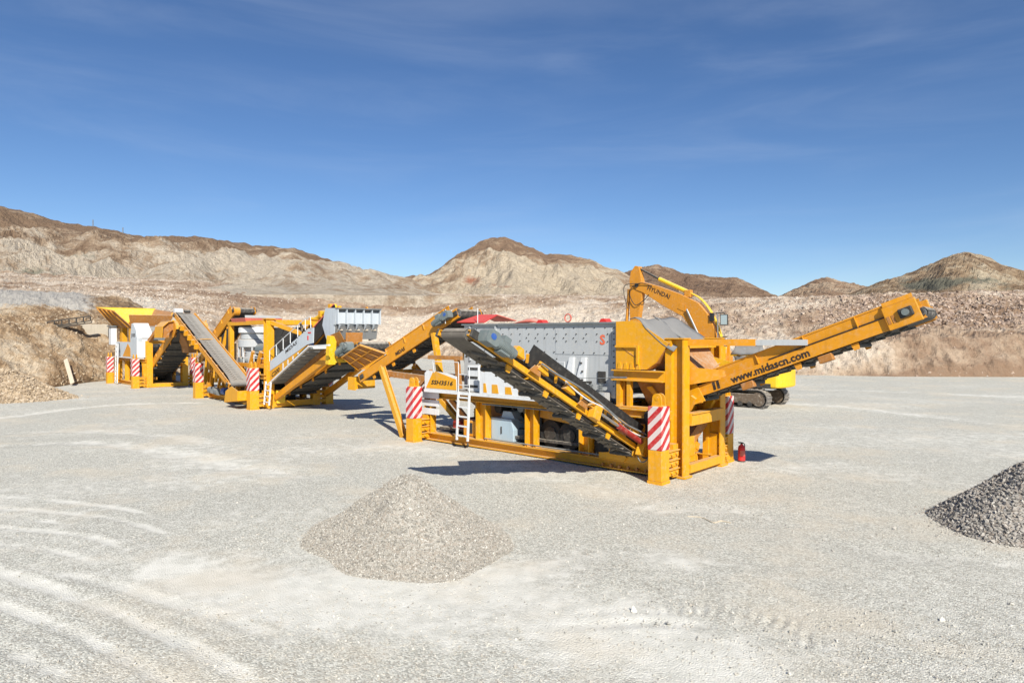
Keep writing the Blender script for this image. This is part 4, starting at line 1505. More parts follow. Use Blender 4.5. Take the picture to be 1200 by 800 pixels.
    # ---- things inside the chassis
    c = MB(); c.prism([(3.05, 0.32), (4.05, 0.32), (4.05, 0.70), (3.95, 1.05), (3.05, 1.05)], 'y', 0.98, 1.6); cab = c.build('control_cabinet', 'bluegrey', R, bevel=0.02)
    c = MB(); c.box(3.5, 3.54, 0.955, 0.978, 0.55, 0.78); c.build('handle', 'dark', cab)
    c = MB(); c.prism([(3.4, 1.053), (4.0, 1.053), (3.85, 1.28), (3.5, 1.28)], 'y', 1.1, 1.5); c.build('cabinet_top', 'bluegrey', cab)
    for x, z, rr_, mt in ((3.2, 1.35, 0.16, 'dark'), (4.2, 1.42, 0.14, 'grey_d'), (1.2, 0.62, 0.2, 'crimson'), (6.2, 0.72, 0.42, 'black'), (5.45, 0.72, 0.42, 'black')):
        c = MB(); c.cyl((x, 1.15, z), (x, 2.1 if mt != 'black' else 1.5, z), rr_, 20); c.build('drum' if mt != 'black' else 'wheel', mt, R, smooth=True)
    for x in (6.2, 5.45):
        c = MB(); c.cyl((x, 1.11, 0.72), (x, 1.149, 0.72), 0.22, 16); c.build('wheel_hub', 'dark', R, smooth=True)
    c = MB(); c.box(2.9, 6.9, 3.22, 3.26, 0.35, 1.55); c.build('back_shade_fill', 'dark', R)  # dark sheet added to stop the see-through and deepen interior shade
    c = MB(); c.box(1.75, 2.6, 0.95, 1.4, 0.32, 0.85); c.build('battery_box', 'yellow2', R, bevel=0.02)
    c = MB(); c.box(2.05, 2.2, 0.935, 0.949, 0.42, 0.78); c.build('battery_box_door', 'dark', R)
    c = MB(); c.prism([(0.7, 1.72), (6.9, 1.72), (5.2, 0.95), (2.2, 0.95)], 'y', 1.7, 1.74); c.build('under_hopper_wall', 'rust_shade', R)
    c = MB(); c.prism([(0.7, 1.72), (6.9, 1.72), (5.2, 0.95), (2.2, 0.95)], 'y', 2.56, 2.6); c.build('under_hopper_wall', 'rust_shade', R)
    c = MB(); c.beam((0.9, 1.15, 1.5), (2.1, 1.15, 0.55), 0.12, 0.16); c.build('brace', 'rust_shade', R)
    c = MB(); c.beam((5.2, 0.98, 1.35), (7.3, 0.98, 1.15), 0.08, 0.24); c.build('brace', 'yellow2', R)
    c = MB(); c.beam((7.45, 0.72, 1.25), (8.5, 0.66, 0.35), 0.10, 0.18); c.build('brace', 'yellow', R)
    c = MB(); c.beam((0.4, 1.5, 0.45), (9.0, 1.5, 0.52), 0.9, 0.08); c.build('under_belt', 'belt', R)
    c = MB(); c.box(9.0, 9.6, 1.6, 2.6, 0.35, 0.95); c.build('tail_box', 'yellow', R, bevel=0.02)
    c = MB(); c.beam((9.35, 2.0, 0.4), (9.55, 3.1, 1.35), 0.3, 0.3); c.build('brace', 'rust_shade', R)
    hose(R, [(1.55, 0.62, 0.06), (1.6, 0.60, 0.02), (1.9, 0.5, 0.03), (2.35, 0.55, 0.05), (2.3, 0.62, 0.16)], 0.025)

    # engine bay clutter behind the posts
    rr = random.Random(21)
    for (x0, x1) in ((2.95, 4.5), (5.1, 6.85), (7.6, 8.9)):
        for k in range(7):
            x = rr.uniform(x0, x1 - 0.5); z = rr.uniform(0.4, 1.2); y = rr.uniform(1.9, 2.9)
            c = MB(); c.box(x, x + rr.uniform(0.25, 0.6), y, y + 0.3, z, z + rr.uniform(0.15, 0.45))
            c.build('engine_block', rr.choice(['dark', 'dark', 'grey_d', 'rust_shade', 'motor']), R, bevel=0.02)
        for k in range(5):
            pts = [(rr.uniform(x0, x1), rr.uniform(1.2, 1.7), rr.uniform(0.4, 1.6)) for _ in range(4)]
            hose(R, sorted(pts), 0.025, rr.choice(['black', 'black', 'grey_d']))
    c = MB(); c.box(5.2, 8.84, 1.75, 1.80, 0.33, 1.5); c.build('shade_fill', 'dark', R)  # dark sheet painting shade behind the third window
    c = MB(); c.box(7.25, 9.3, 0.98, 1.02, 0.33, 1.48); c.build('pivot_shade_fill', 'dark', R)  # dark fill standing in for shade beside the conveyor pivot
    c = MB(); c.box(3.1, 4.7, 1.62, 1.66, 0.33, 1.5); c.build('shade_fill', 'dark', R)  # dark sheet painting shade behind the second window
    c = MB(); c.plate([(0.6, 1.0, 1.70), (7.4, 1.0, 1.70), (7.4, 3.3, 1.70), (0.6, 3.3, 1.70)], 0.03); c.build('deck_shade_fill', 'dark', R)  # dark sheet added over the bays to darken the interior
    for k in range(5):
        c = MB(); x = 1.75 + 1.22 * k; c.box(x, x + 0.06, 1.22, 1.279, 2.9, 4.10); c.build('wall_rib', 'grey', box) if k in (0, 1) else None
    for x, z, l in ((3.0, 0.37, 5.5), (2.9, 1.50, 4.2)):
        c = MB(); c.cyl((x, 0.72, z), (x + l, 0.72, z), 0.022, 8); c.build('cable_conduit', 'grey_d', R)

    # ---- rear feed conveyor
    fc, m4, L = conveyor(R, 'feed_conveyor', (-4.95, 2.15, 2.05), (0.75, 2.15, 4.55), 1.0, 0.36, 0.24, 0.18, 'yellow2', motor=-1, skirt_range=(0.30, 0.96), flare=0.02)
    text('lettering', 'MIDAS', 'ink', fc, m4 @ Vector((2.45, -0.643, -0.09)), m4.to_3x3() @ Vector((1, 0, 0)), m4.to_3x3() @ Vector((0, 0, 1)), 0.15, 0.62, bold=0.03)
    # flared hopper wall with ribs over the tail
    A, B = Vector((-5.25, 1.52, 2.32)), Vector((-3.35, 1.52, 3.08))
    C2, D2 = Vector((-4.05, 0.80, 3.42)), Vector((-5.35, 0.80, 2.88))
    h = MB(); h.plate([A, B, C2, D2], 0.02); hw = h.build('hopper_wall', 'rust_shade', fc)  # outward-leaning near wall coloured brown for its shaded underside
    h = MB(); h.plate([(A.x, 2.78, A.z), (B.x, 2.78, B.z), (C2.x, 3.4, C2.z), (D2.x, 3.4, D2.z)], 0.02); h.build('hopper_wall', 'yellow2', fc)
    h = MB(); h.plate([(D2.x, .80, D2.z), (A.x, 1.52, A.z), (A.x, 2.78, A.z), (D2.x, 3.4, D2.z)], 0.02); h.build('hopper_wall', 'yellow2', fc)
    nrm = (B - A).cross(C2 - A).normalized() * 0.035
    for t in (0.02, 0.27, 0.52, 0.77, 0.98):
        p, q = A.lerp(B, t), D2.lerp(C2, t)
        h = MB(); h.beam(p + nrm, q + nrm, 0.035, 0.06, tuple(nrm)); h.build('rib', 'yellow2', fc)
    for p, q in ((A.lerp(D2, .5), B.lerp(C2, .5)), (D2, C2), (A, B)):
        h = MB(); h.beam(p + nrm * 1.1, q + nrm * 1.1, 0.04, 0.06, tuple(nrm)); h.build('rib', 'yellow2', fc)
    h = MB(); h.box(-5.85, -5.35, 1.42, 1.50, 1.45, 2.0); h.build('tail_guard', 'yellow', fc)
    h = MB(); h.box(-5.85, -5.80, 1.50, 2.8, 1.45, 2.0); h.build('tail_guard', 'yellow', fc)
    # its legs and struts
    h = MB(); h.ibeam((-3.35, 1.32, 2.50), (-1.02, 0.58, 0.0), 0.20, 0.22, (0, 1, 0)); h.build('conveyor_leg', 'yellow', R)
    h = MB(); h.ibeam((-3.35, 2.98, 2.50), (-1.02, 3.7, 0.0), 0.20, 0.22, (0, 1, 0)); h.build('conveyor_leg', 'yellow', R)
    h = MB(); h.beam((-3.35, 1.32, 2.28), (-3.35, 2.98, 2.28), 0.16, 0.16); h.build('conveyor_leg_tie', 'yellow2', R)
    h = MB(); h.beam((-3.2, 1.45, 2.25), (0.2, 1.45, 2.1), 0.18, 0.22); h.build('conveyor_strut', 'rust_shade', R)
    h = MB(); h.beam((-3.2, 2.85, 2.25), (0.2, 2.85, 2.1), 0.18, 0.22); h.build('conveyor_strut', 'rust_shade', R)
    for y in (1.42, 2.90):
        h = MB(); h.beam((-0.30, y, 3.86), (0.12, y, 1.9), 0.14, 0.22, (0, 1, 0)); h.build('conveyor_prop', 'yellow', R)
    h = MB(); h.beam((-0.12, 1.0, 2.98), (1.6, 1.0, 2.98), 0.1, 0.14); h.build('support_bar', 'rust_shade', R)
    h = MB(); h.beam((1.35, 1.02, 2.96), (1.45, 1.05, 1.9), 0.14, 0.16, (0, 1, 0)); h.build('support_bar', 'rust_shade', R)
    h = MB(); h.beam((-0.9, 0.9, 1.6), (0.15, 0.9, 2.5), 0.1, 0.12); h.build('support_bar', 'rust_shade', R)
    h = MB(); h.cyl((-0.65, 1.0, 1.62), (0.1, 1.0, 2.2), 0.06, 10); h.build('hydraulic_ram', 'crimson', R, smooth=True)
    h = MB()
    for x in (0.45, 2.1):
        h.tube([(x, 1.3, 4.2), (x, 1.3, 4.72)], 0.016, 6)
    h.build('guard_frame', 'white', R)

    # ---- side discharge conveyor towards the camera
    sc, m4, L = conveyor(R, 'side_conveyor', (8.55, 1.05, 0.46), (8.55, -5.75, 3.80), 0.68, 0.12, 0.0, 0.13, 'yellow', belt='belt_tan', motor=1, flip=-1)
    for s in (1.0, 1.9, 3.0, 4.1, 5.2, 6.1):
        h = MB(m4); h.prism([(s, 0.13), (s + 0.42, 0.13), (s + 0.30, 0.32), (s + 0.12, 0.32)], 'y', 0.49, 0.62); h.build('idler_bracket', 'yellow', sc)
        h = MB(m4); h.beam((s + 0.7, 0.52, 0.15), (s + 0.82, 0.58, 0.30), 0.06, 0.05); h.build('bracket_arm', 'yellow', sc)
    for s in (1.55, 3.45, 5.4):
        h = MB(m4); h.plate([(s, 0.57, 0.02), (s + 0.42, 0.57, 0.02), (s + 0.32, 0.60, 0.18), (s + 0.1, 0.60, 0.18)], 0.02); h.build('truss_shade_plate', 'rust_shade', sc)  # brown plates added as painted shading between the brackets
    h = MB(m4); h.beam((0.6, 0.60, 0.30), (5.6, 0.60, 0.30), 0.04, 0.05); h.build('truss_rail', 'yellow', sc)
    sb = MB(m4)
    sb.plate([(0.8, 0.42, 0.14), (5.9, 0.42, 0.14), (5.9, 0.56, 0.58), (0.8, 0.56, 0.58)], 0.02)
    sb.build('rubber_skirt', 'black', sc)
    sb = MB(m4)
    sb.plate([(0.8, -0.42, 0.14), (5.9, -0.42, 0.14), (5.9, -0.56, 0.58), (0.8, -0.56, 0.58)], 0.02)
    sb.build('rubber_skirt', 'black', sc)
    h = MB(m4); h.cyl((0.9, 0.64, 0.12), (2.1, 0.64, 0.12), 0.075, 12); h.build('fold_ram', 'crimson', sc, smooth=True)
    h = MB(m4); h.cyl((2.1, 0.64, 0.12), (3.1, 0.64, 0.12), 0.035, 10); h.build('ram_rod', 'steel', sc, smooth=True)
    h = MB(m4); h.box(0.25, 0.85, 0.52, 0.75, -0.22, 0.30); h.build('hinge_block', 'yellow', sc, bevel=0.02)
    h = MB(m4); h.box(3.0, 3.3, 0.50, 0.70, -0.10, 0.26); h.build('hinge_block', 'yellow', sc, bevel=0.02)
    hs_ = [m4 @ Vector((s, 0.70 + 0.03 * math.sin(s * 3), 0.30 + 0.05 * math.sin(s * 2.1))) for s in np.linspace(0.4, 5.6, 12)]
    hose(sc, hs_, 0.022, 'grey_d')
    hs_ = [m4 @ Vector((s, 0.66 + 0.04 * math.sin(s * 2 + 1), 0.24 + 0.05 * math.sin(s * 2.9))) for s in np.linspace(0.3, 4.6, 10)]
    hose(sc, hs_, 0.018, 'white')
    hose(R, [(9.2, 0.62, 1.35), (9.15, 0.35, 0.75), (9.35, 0.3, 0.55), (9.6, 0.35, 0.9), (9.55, 0.55, 1.3)], 0.022)
    hose(R, [(9.05, 0.55, 1.25), (9.1, 0.30, 0.6), (9.3, 0.25, 0.45), (9.5, 0.40, 0.7)], 0.016, 'grey_d')
    h = MB(); h.cyl((9.3, 0.55, 1.62), (9.3, 1.0, 1.62), 0.17, 16); h.build('slew_motor', 'dark', R, smooth=True)
    for (x, y, z) in ((9.15, 0.55, 0.7), (9.4, 0.5, 1.2), (8.9, 0.62, 1.1)):
        h = MB(); h.box(x - 0.1, x + 0.12, y - 0.06, y + 0.2, z - 0.22, z + 0.28); h.build('pivot_bracket', 'yellow', R, bevel=0.02)

    # ---- front product conveyor with the web address
    pc, m4, L = conveyor(R, 'product_conveyor', (9.40, 2.40, 1.99), (15.30, 2.40, 4.28), 0.95, 0.29, 0.27, 0.15, 'yellow2', motor=0, skirt_range=(0.20, 0.985), flare=0.03)
    rot = m4.to_3x3()
    text('lettering', 'www.midascn.com', 'ink', pc, m4 @ Vector((1.72, -0.612, -0.105)), rot @ Vector((1, 0, 0)), rot @ Vector((0, 0, 1)), 0.20, 2.12, bold=0.028)
    for k in (0, 1):
        h = MB(m4); h.prism([(1.18 + k * 0.12, -0.11), (1.25 + k * 0.12, -0.11), (1.27 + k * 0.12, 0.10), (1.20 + k * 0.12, 0.10)], 'y', -0.622, -0.612); h.build('slash_mark', 'ink', pc)
    h = MB(m4); h.box(2.85, 6.2, -0.632, -0.60, 0.150, 0.176); h.build('seam_bar', 'ink', pc)
    h = MB(m4); h.box(L - 0.66, L + 0.05, -0.70, -0.625, -0.17, 0.36); hd = h.build('head_guard', 'yellow2', pc, bevel=0.015)
    h = MB(m4); h.box(L - 0.36, L - 0.06, -0.77, -0.702, -0.01, 0.21); h.build('drive_hub', 'dark', pc, bevel=0.03)
    h = MB(m4); h.cyl((L - 0.21, -0.82, 0.10), (L - 0.21, -0.77, 0.10), 0.075, 14); h.build('drive_hub', 'motor', pc, smooth=True)
    for k in (0, 1):
        h = MB(m4); h.box(L - 0.62 + k * 0.1, L - 0.56 + k * 0.1, -0.71, -0.701, -0.04, 0.14); h.build('slot', 'rust_shade', pc)
    h = MB(m4); h.box(L - 0.66, L + 0.05, 0.625, 0.70, -0.17, 0.36); h.build('head_guard', 'yellow2', pc, bevel=0.015)
    h = MB(m4); h.plate([(L - 0.62, -0.66, 0.365), (L + 0.02, -0.66, 0.365), (L + 0.02, -0.63, 0.47), (L - 0.62, -0.63, 0.47)], 0.02); h.build('guard_lip', 'yellow2', pc)
    for s in (1.9, 3.95):
        h = MB(m4); h.box(s, s + 0.34, -0.58, -0.40, -0.36, -0.18); h.build('roller_bracket', 'rust_shade', pc, bevel=0.02)
    h = MB(m4); h.plate([(0.25, -0.63, -0.30), (0.85, -0.63, -0.30), (0.75, -0.63, 0.28), (0.18, -0.63, 0.28)], 0.03); h.build('pivot_plate', 'yellow', pc)
    h = MB(m4); h.box(-0.42, -0.05, -0.5, 0.5, -0.20, 0.05); h.build('tail_scraper', 'black', pc)
    h = MB(); h.beam((9.75, 1.75, 1.70), (10.0, 1.75, 2.10), 0.16, 0.2, (0, 1, 0)); h.build('conveyor_saddle', 'yellow', R)
    h = MB(); h.beam((9.75, 3.05, 1.70), (10.0, 3.05, 2.10), 0.16, 0.2, (0, 1, 0)); h.build('conveyor_saddle', 'yellow', R)


screening_plant(SP)


# ================================================================ CONE CRUSHER PLANT (middle machine)
KO = on_ground(227, 466.5)
KP = empty('cone_crusher_plant', (KO[0], KO[1], 0), math.radians(-47),
           'middle yellow crushing plant with a round grey cone crusher and a high grey feed hopper', 'machine', 'mobile plants in the yard')


def crusher_plant(R):
    posts = [(-0.1, 0.3), (2.3, 2.75), (4.6, 5.0), (6.6, 7.0)]
    side_frame(R, 0.95, -0.1, 8.3, posts, 1.72)
    side_frame(R, 3.65, -0.1, 8.3, posts, 1.72)
    for x in (0.1, 2.6, 5.0, 8.0):
        c = MB(); c.beam((x, 1.05, 0.18), (x, 3.55, 0.18), 0.2, 0.2); c.build('cross_member', 'yellow', R)
        c = MB(); c.beam((x, 1.05, 1.58), (x, 3.55, 1.58), 0.18, 0.2); c.build('cross_member', 'yellow', R)
    for (x, y, s) in ((0.1, 0.0, 1), (8.3, 0.0, 1), (0.1, 4.6, -1), (8.3, 4.6, -1)):
        jack(R, x, y, s, h_low=0.95, h_top=2.12, w=0.46)
    c = MB(); c.prism([(0.05, 1.72), (0.55, 1.72), (0.50, 2.6), (0.1, 2.6)], 'y', 0.75, 0.95); c.build('rear_column', 'yellow', R)
    # front portal
    for y in (1.05, 3.6):
        u = MB(); u.ibeam((8.35, y, 0), (8.35, y, 4.60), 0.42, 0.34, (1, 0, 0), 0.04); up = u.build('portal_upright', 'yellow', R)
        k = MB(); k.box(8.10, 8.60, y - 0.25, y + 0.25, 4.60, 4.64); k.build('cap_plate', 'yellow', up)
    u = MB(); u.beam((8.40, 1.25, 0.20), (8.40, 3.4, 0.20), 0.26, 0.30); u.build('portal_sill', 'yellow', R)
    u = MB(); u.beam((8.35, 1.25, 4.45), (8.35, 3.4, 4.45), 0.22, 0.24); u.build('portal_top_beam', 'yellow', R)
    for y in (1.15, 3.5):
        u = MB(); u.beam((2.6, y, 4.42), (8.2, y, 4.46), 0.2, 0.22); u.build('roof_beam', 'yellow', R)
        u = MB(); u.beam((2.9, y, 1.72), (2.9, y, 4.3), 0.24, 0.24, (1, 0, 0)); u.build('rear_upright', 'yellow', R)
    u = MB(); u.plate([(6.9, 1.15, 2.2), (8.15, 1.15, 4.3), (8.15, 1.15, 2.2)], 0.04); u.build('gusset', 'yellow2', R)
    u = MB(); u.box(4.2, 8.2, 0.98, 1.18, 2.05, 2.25); u.build('crusher_beam', 'yellow2', R)
    u = MB(); u.box(4.2, 8.2, 3.4, 3.6, 2.05, 2.25); u.build('crusher_beam', 'yellow2', R)
    for x in (4.5, 5.5, 6.6):
        u = MB(); u.prism([(x, 1.72), (x + 0.5, 1.72), (x + 0.36, 2.05), (x + 0.14, 2.05)], 'y', 0.98, 1.14); u.build('saddle', 'yellow', R)
    # cone crusher
    cc = (4.3, 2.05, 0)
    k = MB(); k.lathe([(0.55, 1.75), (0.62, 2.0), (0.62, 2.9), (0.70, 3.0), (0.70, 3.1)], cc, 36); cone = k.build('cone_crusher', 'grey', R, smooth=True)
    k = MB(); k.lathe([(0.92, 3.08), (0.98, 3.12), (0.98, 3.5), (0.92, 3.54)], cc, 36); k.build('adjustment_ring', 'grey', cone, smooth=True)
    k = MB(); k.lathe([(0.80, 3.542), (0.84, 3.56), (0.84, 3.84), (0.80, 3.88)], cc, 36); k.build('bowl', 'grey', cone, smooth=True)
    k = MB(); k.lathe([(0.90, 3.885), (0.96, 3.92), (0.96, 4.16), (0.88, 4.24), (0.5, 4.26)], cc, 36); k.build('feed_collar', 'white', cone, smooth=True)
    for i in range(10):
        t = 2 * math.pi * i / 10
        k = MB(); k.cyl((cc[0] + 0.93 * math.cos(t), cc[1] + 0.93 * math.sin(t), 2.55), (cc[0] + 0.93 * math.cos(t), cc[1] + 0.93 * math.sin(t), 3.10), 0.06, 8)
        k.build('tramp_cylinder', 'grey', cone, smooth=True)
    k = MB(); k.cyl((cc[0], cc[1] - 0.5, 2.3), (cc[0], cc[1] - 1.0, 2.3), 0.24, 18); k.build('countershaft', 'grey_d', cone, smooth=True)
    k = MB(); k.box(3.3, 5.4, 1.2, 2.9, 1.73, 1.80); k.build('crusher_base', 'grey_d', cone)
    u = MB(); u.box(0.6, 3.2, 1.30, 1.34, 1.75, 3.3); u.build('bay_shade_fill', 'dark', R)  # dark sheet added for the shade below the side conveyor
    # gallery rails round the crusher
    h = MB()
    for z in (2.55, 2.85):
        h.tube([(5.2, 0.98, z), (8.0, 0.98, z)], 0.022, 6)
    for x in (5.2, 6.6, 8.0):
        h.tube([(x, 0.98, 2.26), (x, 0.98, 2.85)], 0.022, 6)
    h.build('gallery_rail', 'white', R)
    # red rimmed feed hopper over the cone
    for nm, pts, mt in (('feed_hopper_wall', [(5.3, 1.1, 4.42), (5.3, 3.0, 4.42), (5.35, 3.1, 4.72), (5.35, 1.0, 4.72)], 'pinkred'),
                        ('feed_hopper_wall', [(3.3, 1.1, 4.42), (5.3, 1.1, 4.42), (5.35, 1.0, 4.72), (3.25, 1.0, 4.72)], 'pinkred'),
                        ('feed_hopper_wall', [(3.3, 3.0, 4.42), (5.3, 3.0, 4.42), (5.35, 3.1, 4.72), (3.25, 3.1, 4.72)], 'pinkred'),
                        ('feed_hopper_lip', [(5.35, 1.0, 4.73), (5.35, 3.1, 4.73), (5.05, 3.0, 4.86), (5.05, 1.1, 4.86)], 'grey'),
                        ('feed_hopper_floor', [(3.3, 1.1, 4.40), (5.3, 1.1, 4.40), (5.0, 1.5, 4.27), (3.6, 1.5, 4.27)], 'dark')):
        h = MB(); h.plate(pts, 0.04); h.build(nm, mt, R)
    # feed conveyor rising to the cone from the rear
    conveyor(R, 'feed_conveyor', (-3.2, 2.05, 2.25), (2.55, 2.05, 5.2), 1.0, 0.4, 0.26, 0.18, 'yellow2', motor=0, skirt_range=(0.1, 0.95), flare=0.02)
    h = MB()
    for k in range(9):
        t0, t1 = math.pi * k / 9 - 0.3, math.pi * (k + 1) / 9 - 0.3
        P0, P1 = (2.5 + 0.24 * math.sin(t0), 5.16 + 0.24 * math.cos(t0)), (2.5 + 0.24 * math.sin(t1), 5.16 + 0.24 * math.cos(t1))
        h.plate([(P0[0], 1.4, P0[1]), (P0[0], 1.75, P0[1]), (P1[0], 1.75, P1[1]), (P1[0], 1.4, P1[1])], 0.03)
    h.build('conveyor_hood', 'yellow2', R)
    h = MB(); h.beam((-2.2, 1.3, 0), (-1.6, 1.4, 2.9), 0.2, 0.2, (0, 1, 0)); h.build('conveyor_leg', 'yellow', R)
    h = MB(); h.beam((-2.2, 2.8, 0), (-1.6, 2.7, 2.9), 0.2, 0.2, (0, 1, 0)); h.build('conveyor_leg', 'yellow', R)
    # long side conveyor running back along the near side
    sc, m4, L = conveyor(R, 'side_conveyor', (6.75, 0.12, 1.22), (-2.35, 0.22, 4.98), 0.92, 0.22, 0.10, 0.15, 'yellow2', belt='belt_dusty', motor=0, cleat=0.22, flare=0.05)
    h = MB(m4)
    for k in range(10):
        t0, t1 = math.pi * k / 10, math.pi * (k + 1) / 10
        h.beam((5.55, 0.5 * math.cos(t0), 0.20 + 0.02 * math.sin(t0)), (5.55, 0.5 * math.cos(t1), 0.20 + 0.02 * math.sin(t1)), 0.05, 0.03)
    h.build('cross_hoop', 'yellow', sc)
    h = MB(m4); h.plate([(5.5, -0.48, 0.16), (6.2, -0.48, 0.16), (6.2, 0.48, 0.16), (5.5, 0.48, 0.16)], 0.03); h.build('belt_cover', 'belt_dusty', sc)
    for s in (2.2, 3.6, 5.2, 6.6):
        for sg in (-1, 1):
            h = MB(m4); h.beam((s, sg * 0.56, -0.1), (s - 0.1, sg * 0.56, -0.6), 0.06, 0.1); h.build('prop', 'yellow', sc)
    for s in (5.0, 5.6, 6.3, 7.0, 7.8):
        h = MB(m4); h.box(s, s + 0.12, 0.55, 0.78, -0.18, 0.14); h.build('idler_bracket', 'yellow', sc)
    h = MB(m4); h.cyl((L + 0.02, 0.15, 0.30), (L + 0.02, 0.62, 0.30), 0.16, 14); h.build('head_motor', 'white', sc, smooth=True)
    h = MB(m4); h.box(L - 0.1, L + 0.1, -0.3, 0.05, 0.22, 0.36); h.build('scraper', 'dark', sc)
    for (x, z) in ((5.3, 1.85), (2.4, 3.05)):
        h = MB(); h.beam((x, 0.55, 0.3 if x > 5 else 1.7), (x, 0.55, z - 0.25), 0.14, 0.14, (1, 0, 0)); h.build('conveyor_post', 'yellow', R)
    h = MB(); h.prism([(6.2, 0.25), (8.0, 0.45), (8.05, 0.95), (7.2, 1.15), (6.4, 0.85)], 'y', -0.45, -0.41); h.build('tail_box_plate', 'yellow', R)
    h = MB(); h.prism([(6.2, 0.25), (8.0, 0.45), (8.05, 0.95), (7.2, 1.15), (6.4, 0.85)], 'y', 0.60, 0.64); h.build('tail_box_plate', 'yellow', R)
    h = MB(); h.plate([(8.0, -0.42, 0.45), (8.05, -0.42, 0.95), (8.05, 0.62, 0.95), (8.0, 0.62, 0.45)], 0.04); h.build('tail_box_plate', 'yellow', R)
    h = MB(); h.plate([(6.2, -0.42, 0.25), (8.0, -0.42, 0.45), (8.0, 0.62, 0.45), (6.2, 0.62, 0.25)], 0.03); h.build('tail_box_plate', 'yellow2', R)
    for (x, y, z) in ((1.2, 0.55, 0.55), (2.0, 0.6, 0.5), (3.2, 0.6, 0.6)):
        h = MB(); h.cyl((x, y, z), (x + 0.5, y, z), 0.2, 14); h.build('pump', 'blue' if x > 3 else 'grey_d', R, smooth=True)
    for x, z in ((1.3, 1.2), (3.7, 1.1), (5.8, 1.25)):
        h = MB(); h.box(x, x + 0.7, 1.2, 2.0, z - 0.4, z + 0.3); h.build('hydraulic_tank', 'grey_d', R, bevel=0.03)

    rr = random.Random(5)
    c = MB(); c.box(0.4, 8.0, 2.6, 2.65, 0.32, 1.5); c.build('shade_fill', 'dark', R)  # dark sheet along the chassis that paints its interior shade
    for k in range(16):
        x = rr.uniform(0.5, 7.4); z = rr.uniform(0.4, 1.1); y = rr.uniform(1.1, 2.2)
        c = MB(); c.box(x, x + rr.uniform(0.3, 0.8), y, y + 0.3, z, z + rr.uniform(0.2, 0.5)); c.build('engine_block', rr.choice(['dark', 'dark', 'grey_d', 'rust_shade', 'yellow2']), R, bevel=0.02)
    for k in range(8):
        pts = [(rr.uniform(0.4, 7.8), rr.uniform(0.85, 1.2), rr.uniform(0.4, 2.0)) for _ in range(4)]
        hose(R, sorted(pts), 0.03, 'black')
    for x in (1.0, 3.0, 5.9, 6.9):
        c = MB(); c.beam((x, 0.95, 1.75), (x + 0.7, 0.95, 2.9 if x > 5 else 2.4), 0.14, 0.18); c.build('brace', 'yellow2', R)
    c = MB(); c.box(5.6, 8.1, 1.3, 3.3, 1.75, 2.6); c.build('motor_base', 'dark', R)
    c = MB(); c.cyl((6.0, 1.6, 2.95), (7.6, 1.6, 2.95), 0.36, 20); c.build('main_motor', 'motor', R, smooth=True)
    c = MB(); c.plate([(2.9, 2.9, 2.2), (8.2, 2.9, 2.2), (8.2, 2.9, 4.2), (2.9, 2.9, 4.2)], 0.04); c.build('crusher_shade_fill', 'dark', R)  # dark backing added so the space behind the cone looks shaded
    for x in (0.2, 0.9, 1.7):
        c = MB(); c.beam((x, 0.8, 1.72), (x + 0.3, 1.25, 3.2 + x * 0.5), 0.14, 0.16, (0, 1, 0)); c.build('strut', 'yellow', R)
    c = MB(); c.plate([(0.0, 1.2, 1.8), (2.6, 1.2, 1.8), (2.6, 1.2, 4.3), (0.6, 1.2, 3.4)], 0.04); c.build('belt_shade_fill', 'dark', R)  # dark sheet standing in for shade between belt and chassis

    rr = random.Random(31)
    for k in range(22):
        x = rr.uniform(0.4, 7.6); z = rr.uniform(0.35, 1.55); y = rr.uniform(0.62, 0.80)
        c = MB(); c.box(x, x + rr.uniform(0.12, 0.4), y, y + 0.14, z, z + rr.uniform(0.1, 0.35)); c.build('bracket', rr.choice(['yellow', 'yellow2', 'yellow', 'dark', 'steel']), R, bevel=0.015)
    for k in range(5):
        x = 0.6 + k * 1.35; c = MB(); c.beam((x, 0.70, 0.4), (x + 0.55, 0.72, 1.6), 0.10, 0.14, (0, 1, 0)); c.build('strut', 'yellow2', R)
    # ---- inclined screen deck at the front rising to the feed hopper
    def inc(x, z0=1.35, x0=8.6, s=0.42):
        return z0 + (x - x0) * s
    # near white cover panel
    w = MB(); w.prism([(8.75, 1.95), (8.75, 2.42), (13.0, 4.08), (13.55, 4.12), (13.5, 3.42), (12.9, 3.34)], 'y', 0.93, 0.97); wp = w.build('side_panel', 'palegrey', R)
    w = MB(); w.prism([(8.75, 1.36), (8.75, 1.93), (12.85, 3.30), (12.2, 2.98)], 'y', 0.93, 0.97); wy = w.build('name_panel', 'yellow', R)
    for k in range(4):
        x = 10.25 + k * 0.55
        z0, z1 = 1.36 + (x - 8.75) * 0.47 + 0.02, 1.93 + (x - 8.75) * 0.334 - 0.03
        w = MB(); w.box(x, x + 0.12, 0.918, 0.929, z0, z1); w.build('white_stripe', 'white', wy)
    sl = Vector((1, 0, 0.40)).normalized()
    text('lettering', 'C200', 'ink', wy, (8.98, 0.926, 1.60), sl, Vector((0, 0, 1)), 0.24, 1.0, bold=0.03)
    text('lettering', 'MIDAS', 'ink', wp, (10.6, 0.926, 2.86), sl, Vector((0, 0, 1)), 0.17, 1.35, bold=0.02)
    # walkway under the panel with its pale edge
    a, b = Vector((8.75, 0.0, 1.30)), Vector((13.2, 0.0, 3.26))
    w = MB(); w.beam(a + Vector((0, 0.90, 0)), b + Vector((0, 0.90, 0)), 0.10, 0.07); w.build('walkway_edge', 'white', R)
    w = MB(); w.beam(Vector((13.2, 0.9, 3.26)), Vector((15.1, 0.9, 3.34)), 0.10, 0.07); w.build('walkway_edge', 'white', R)
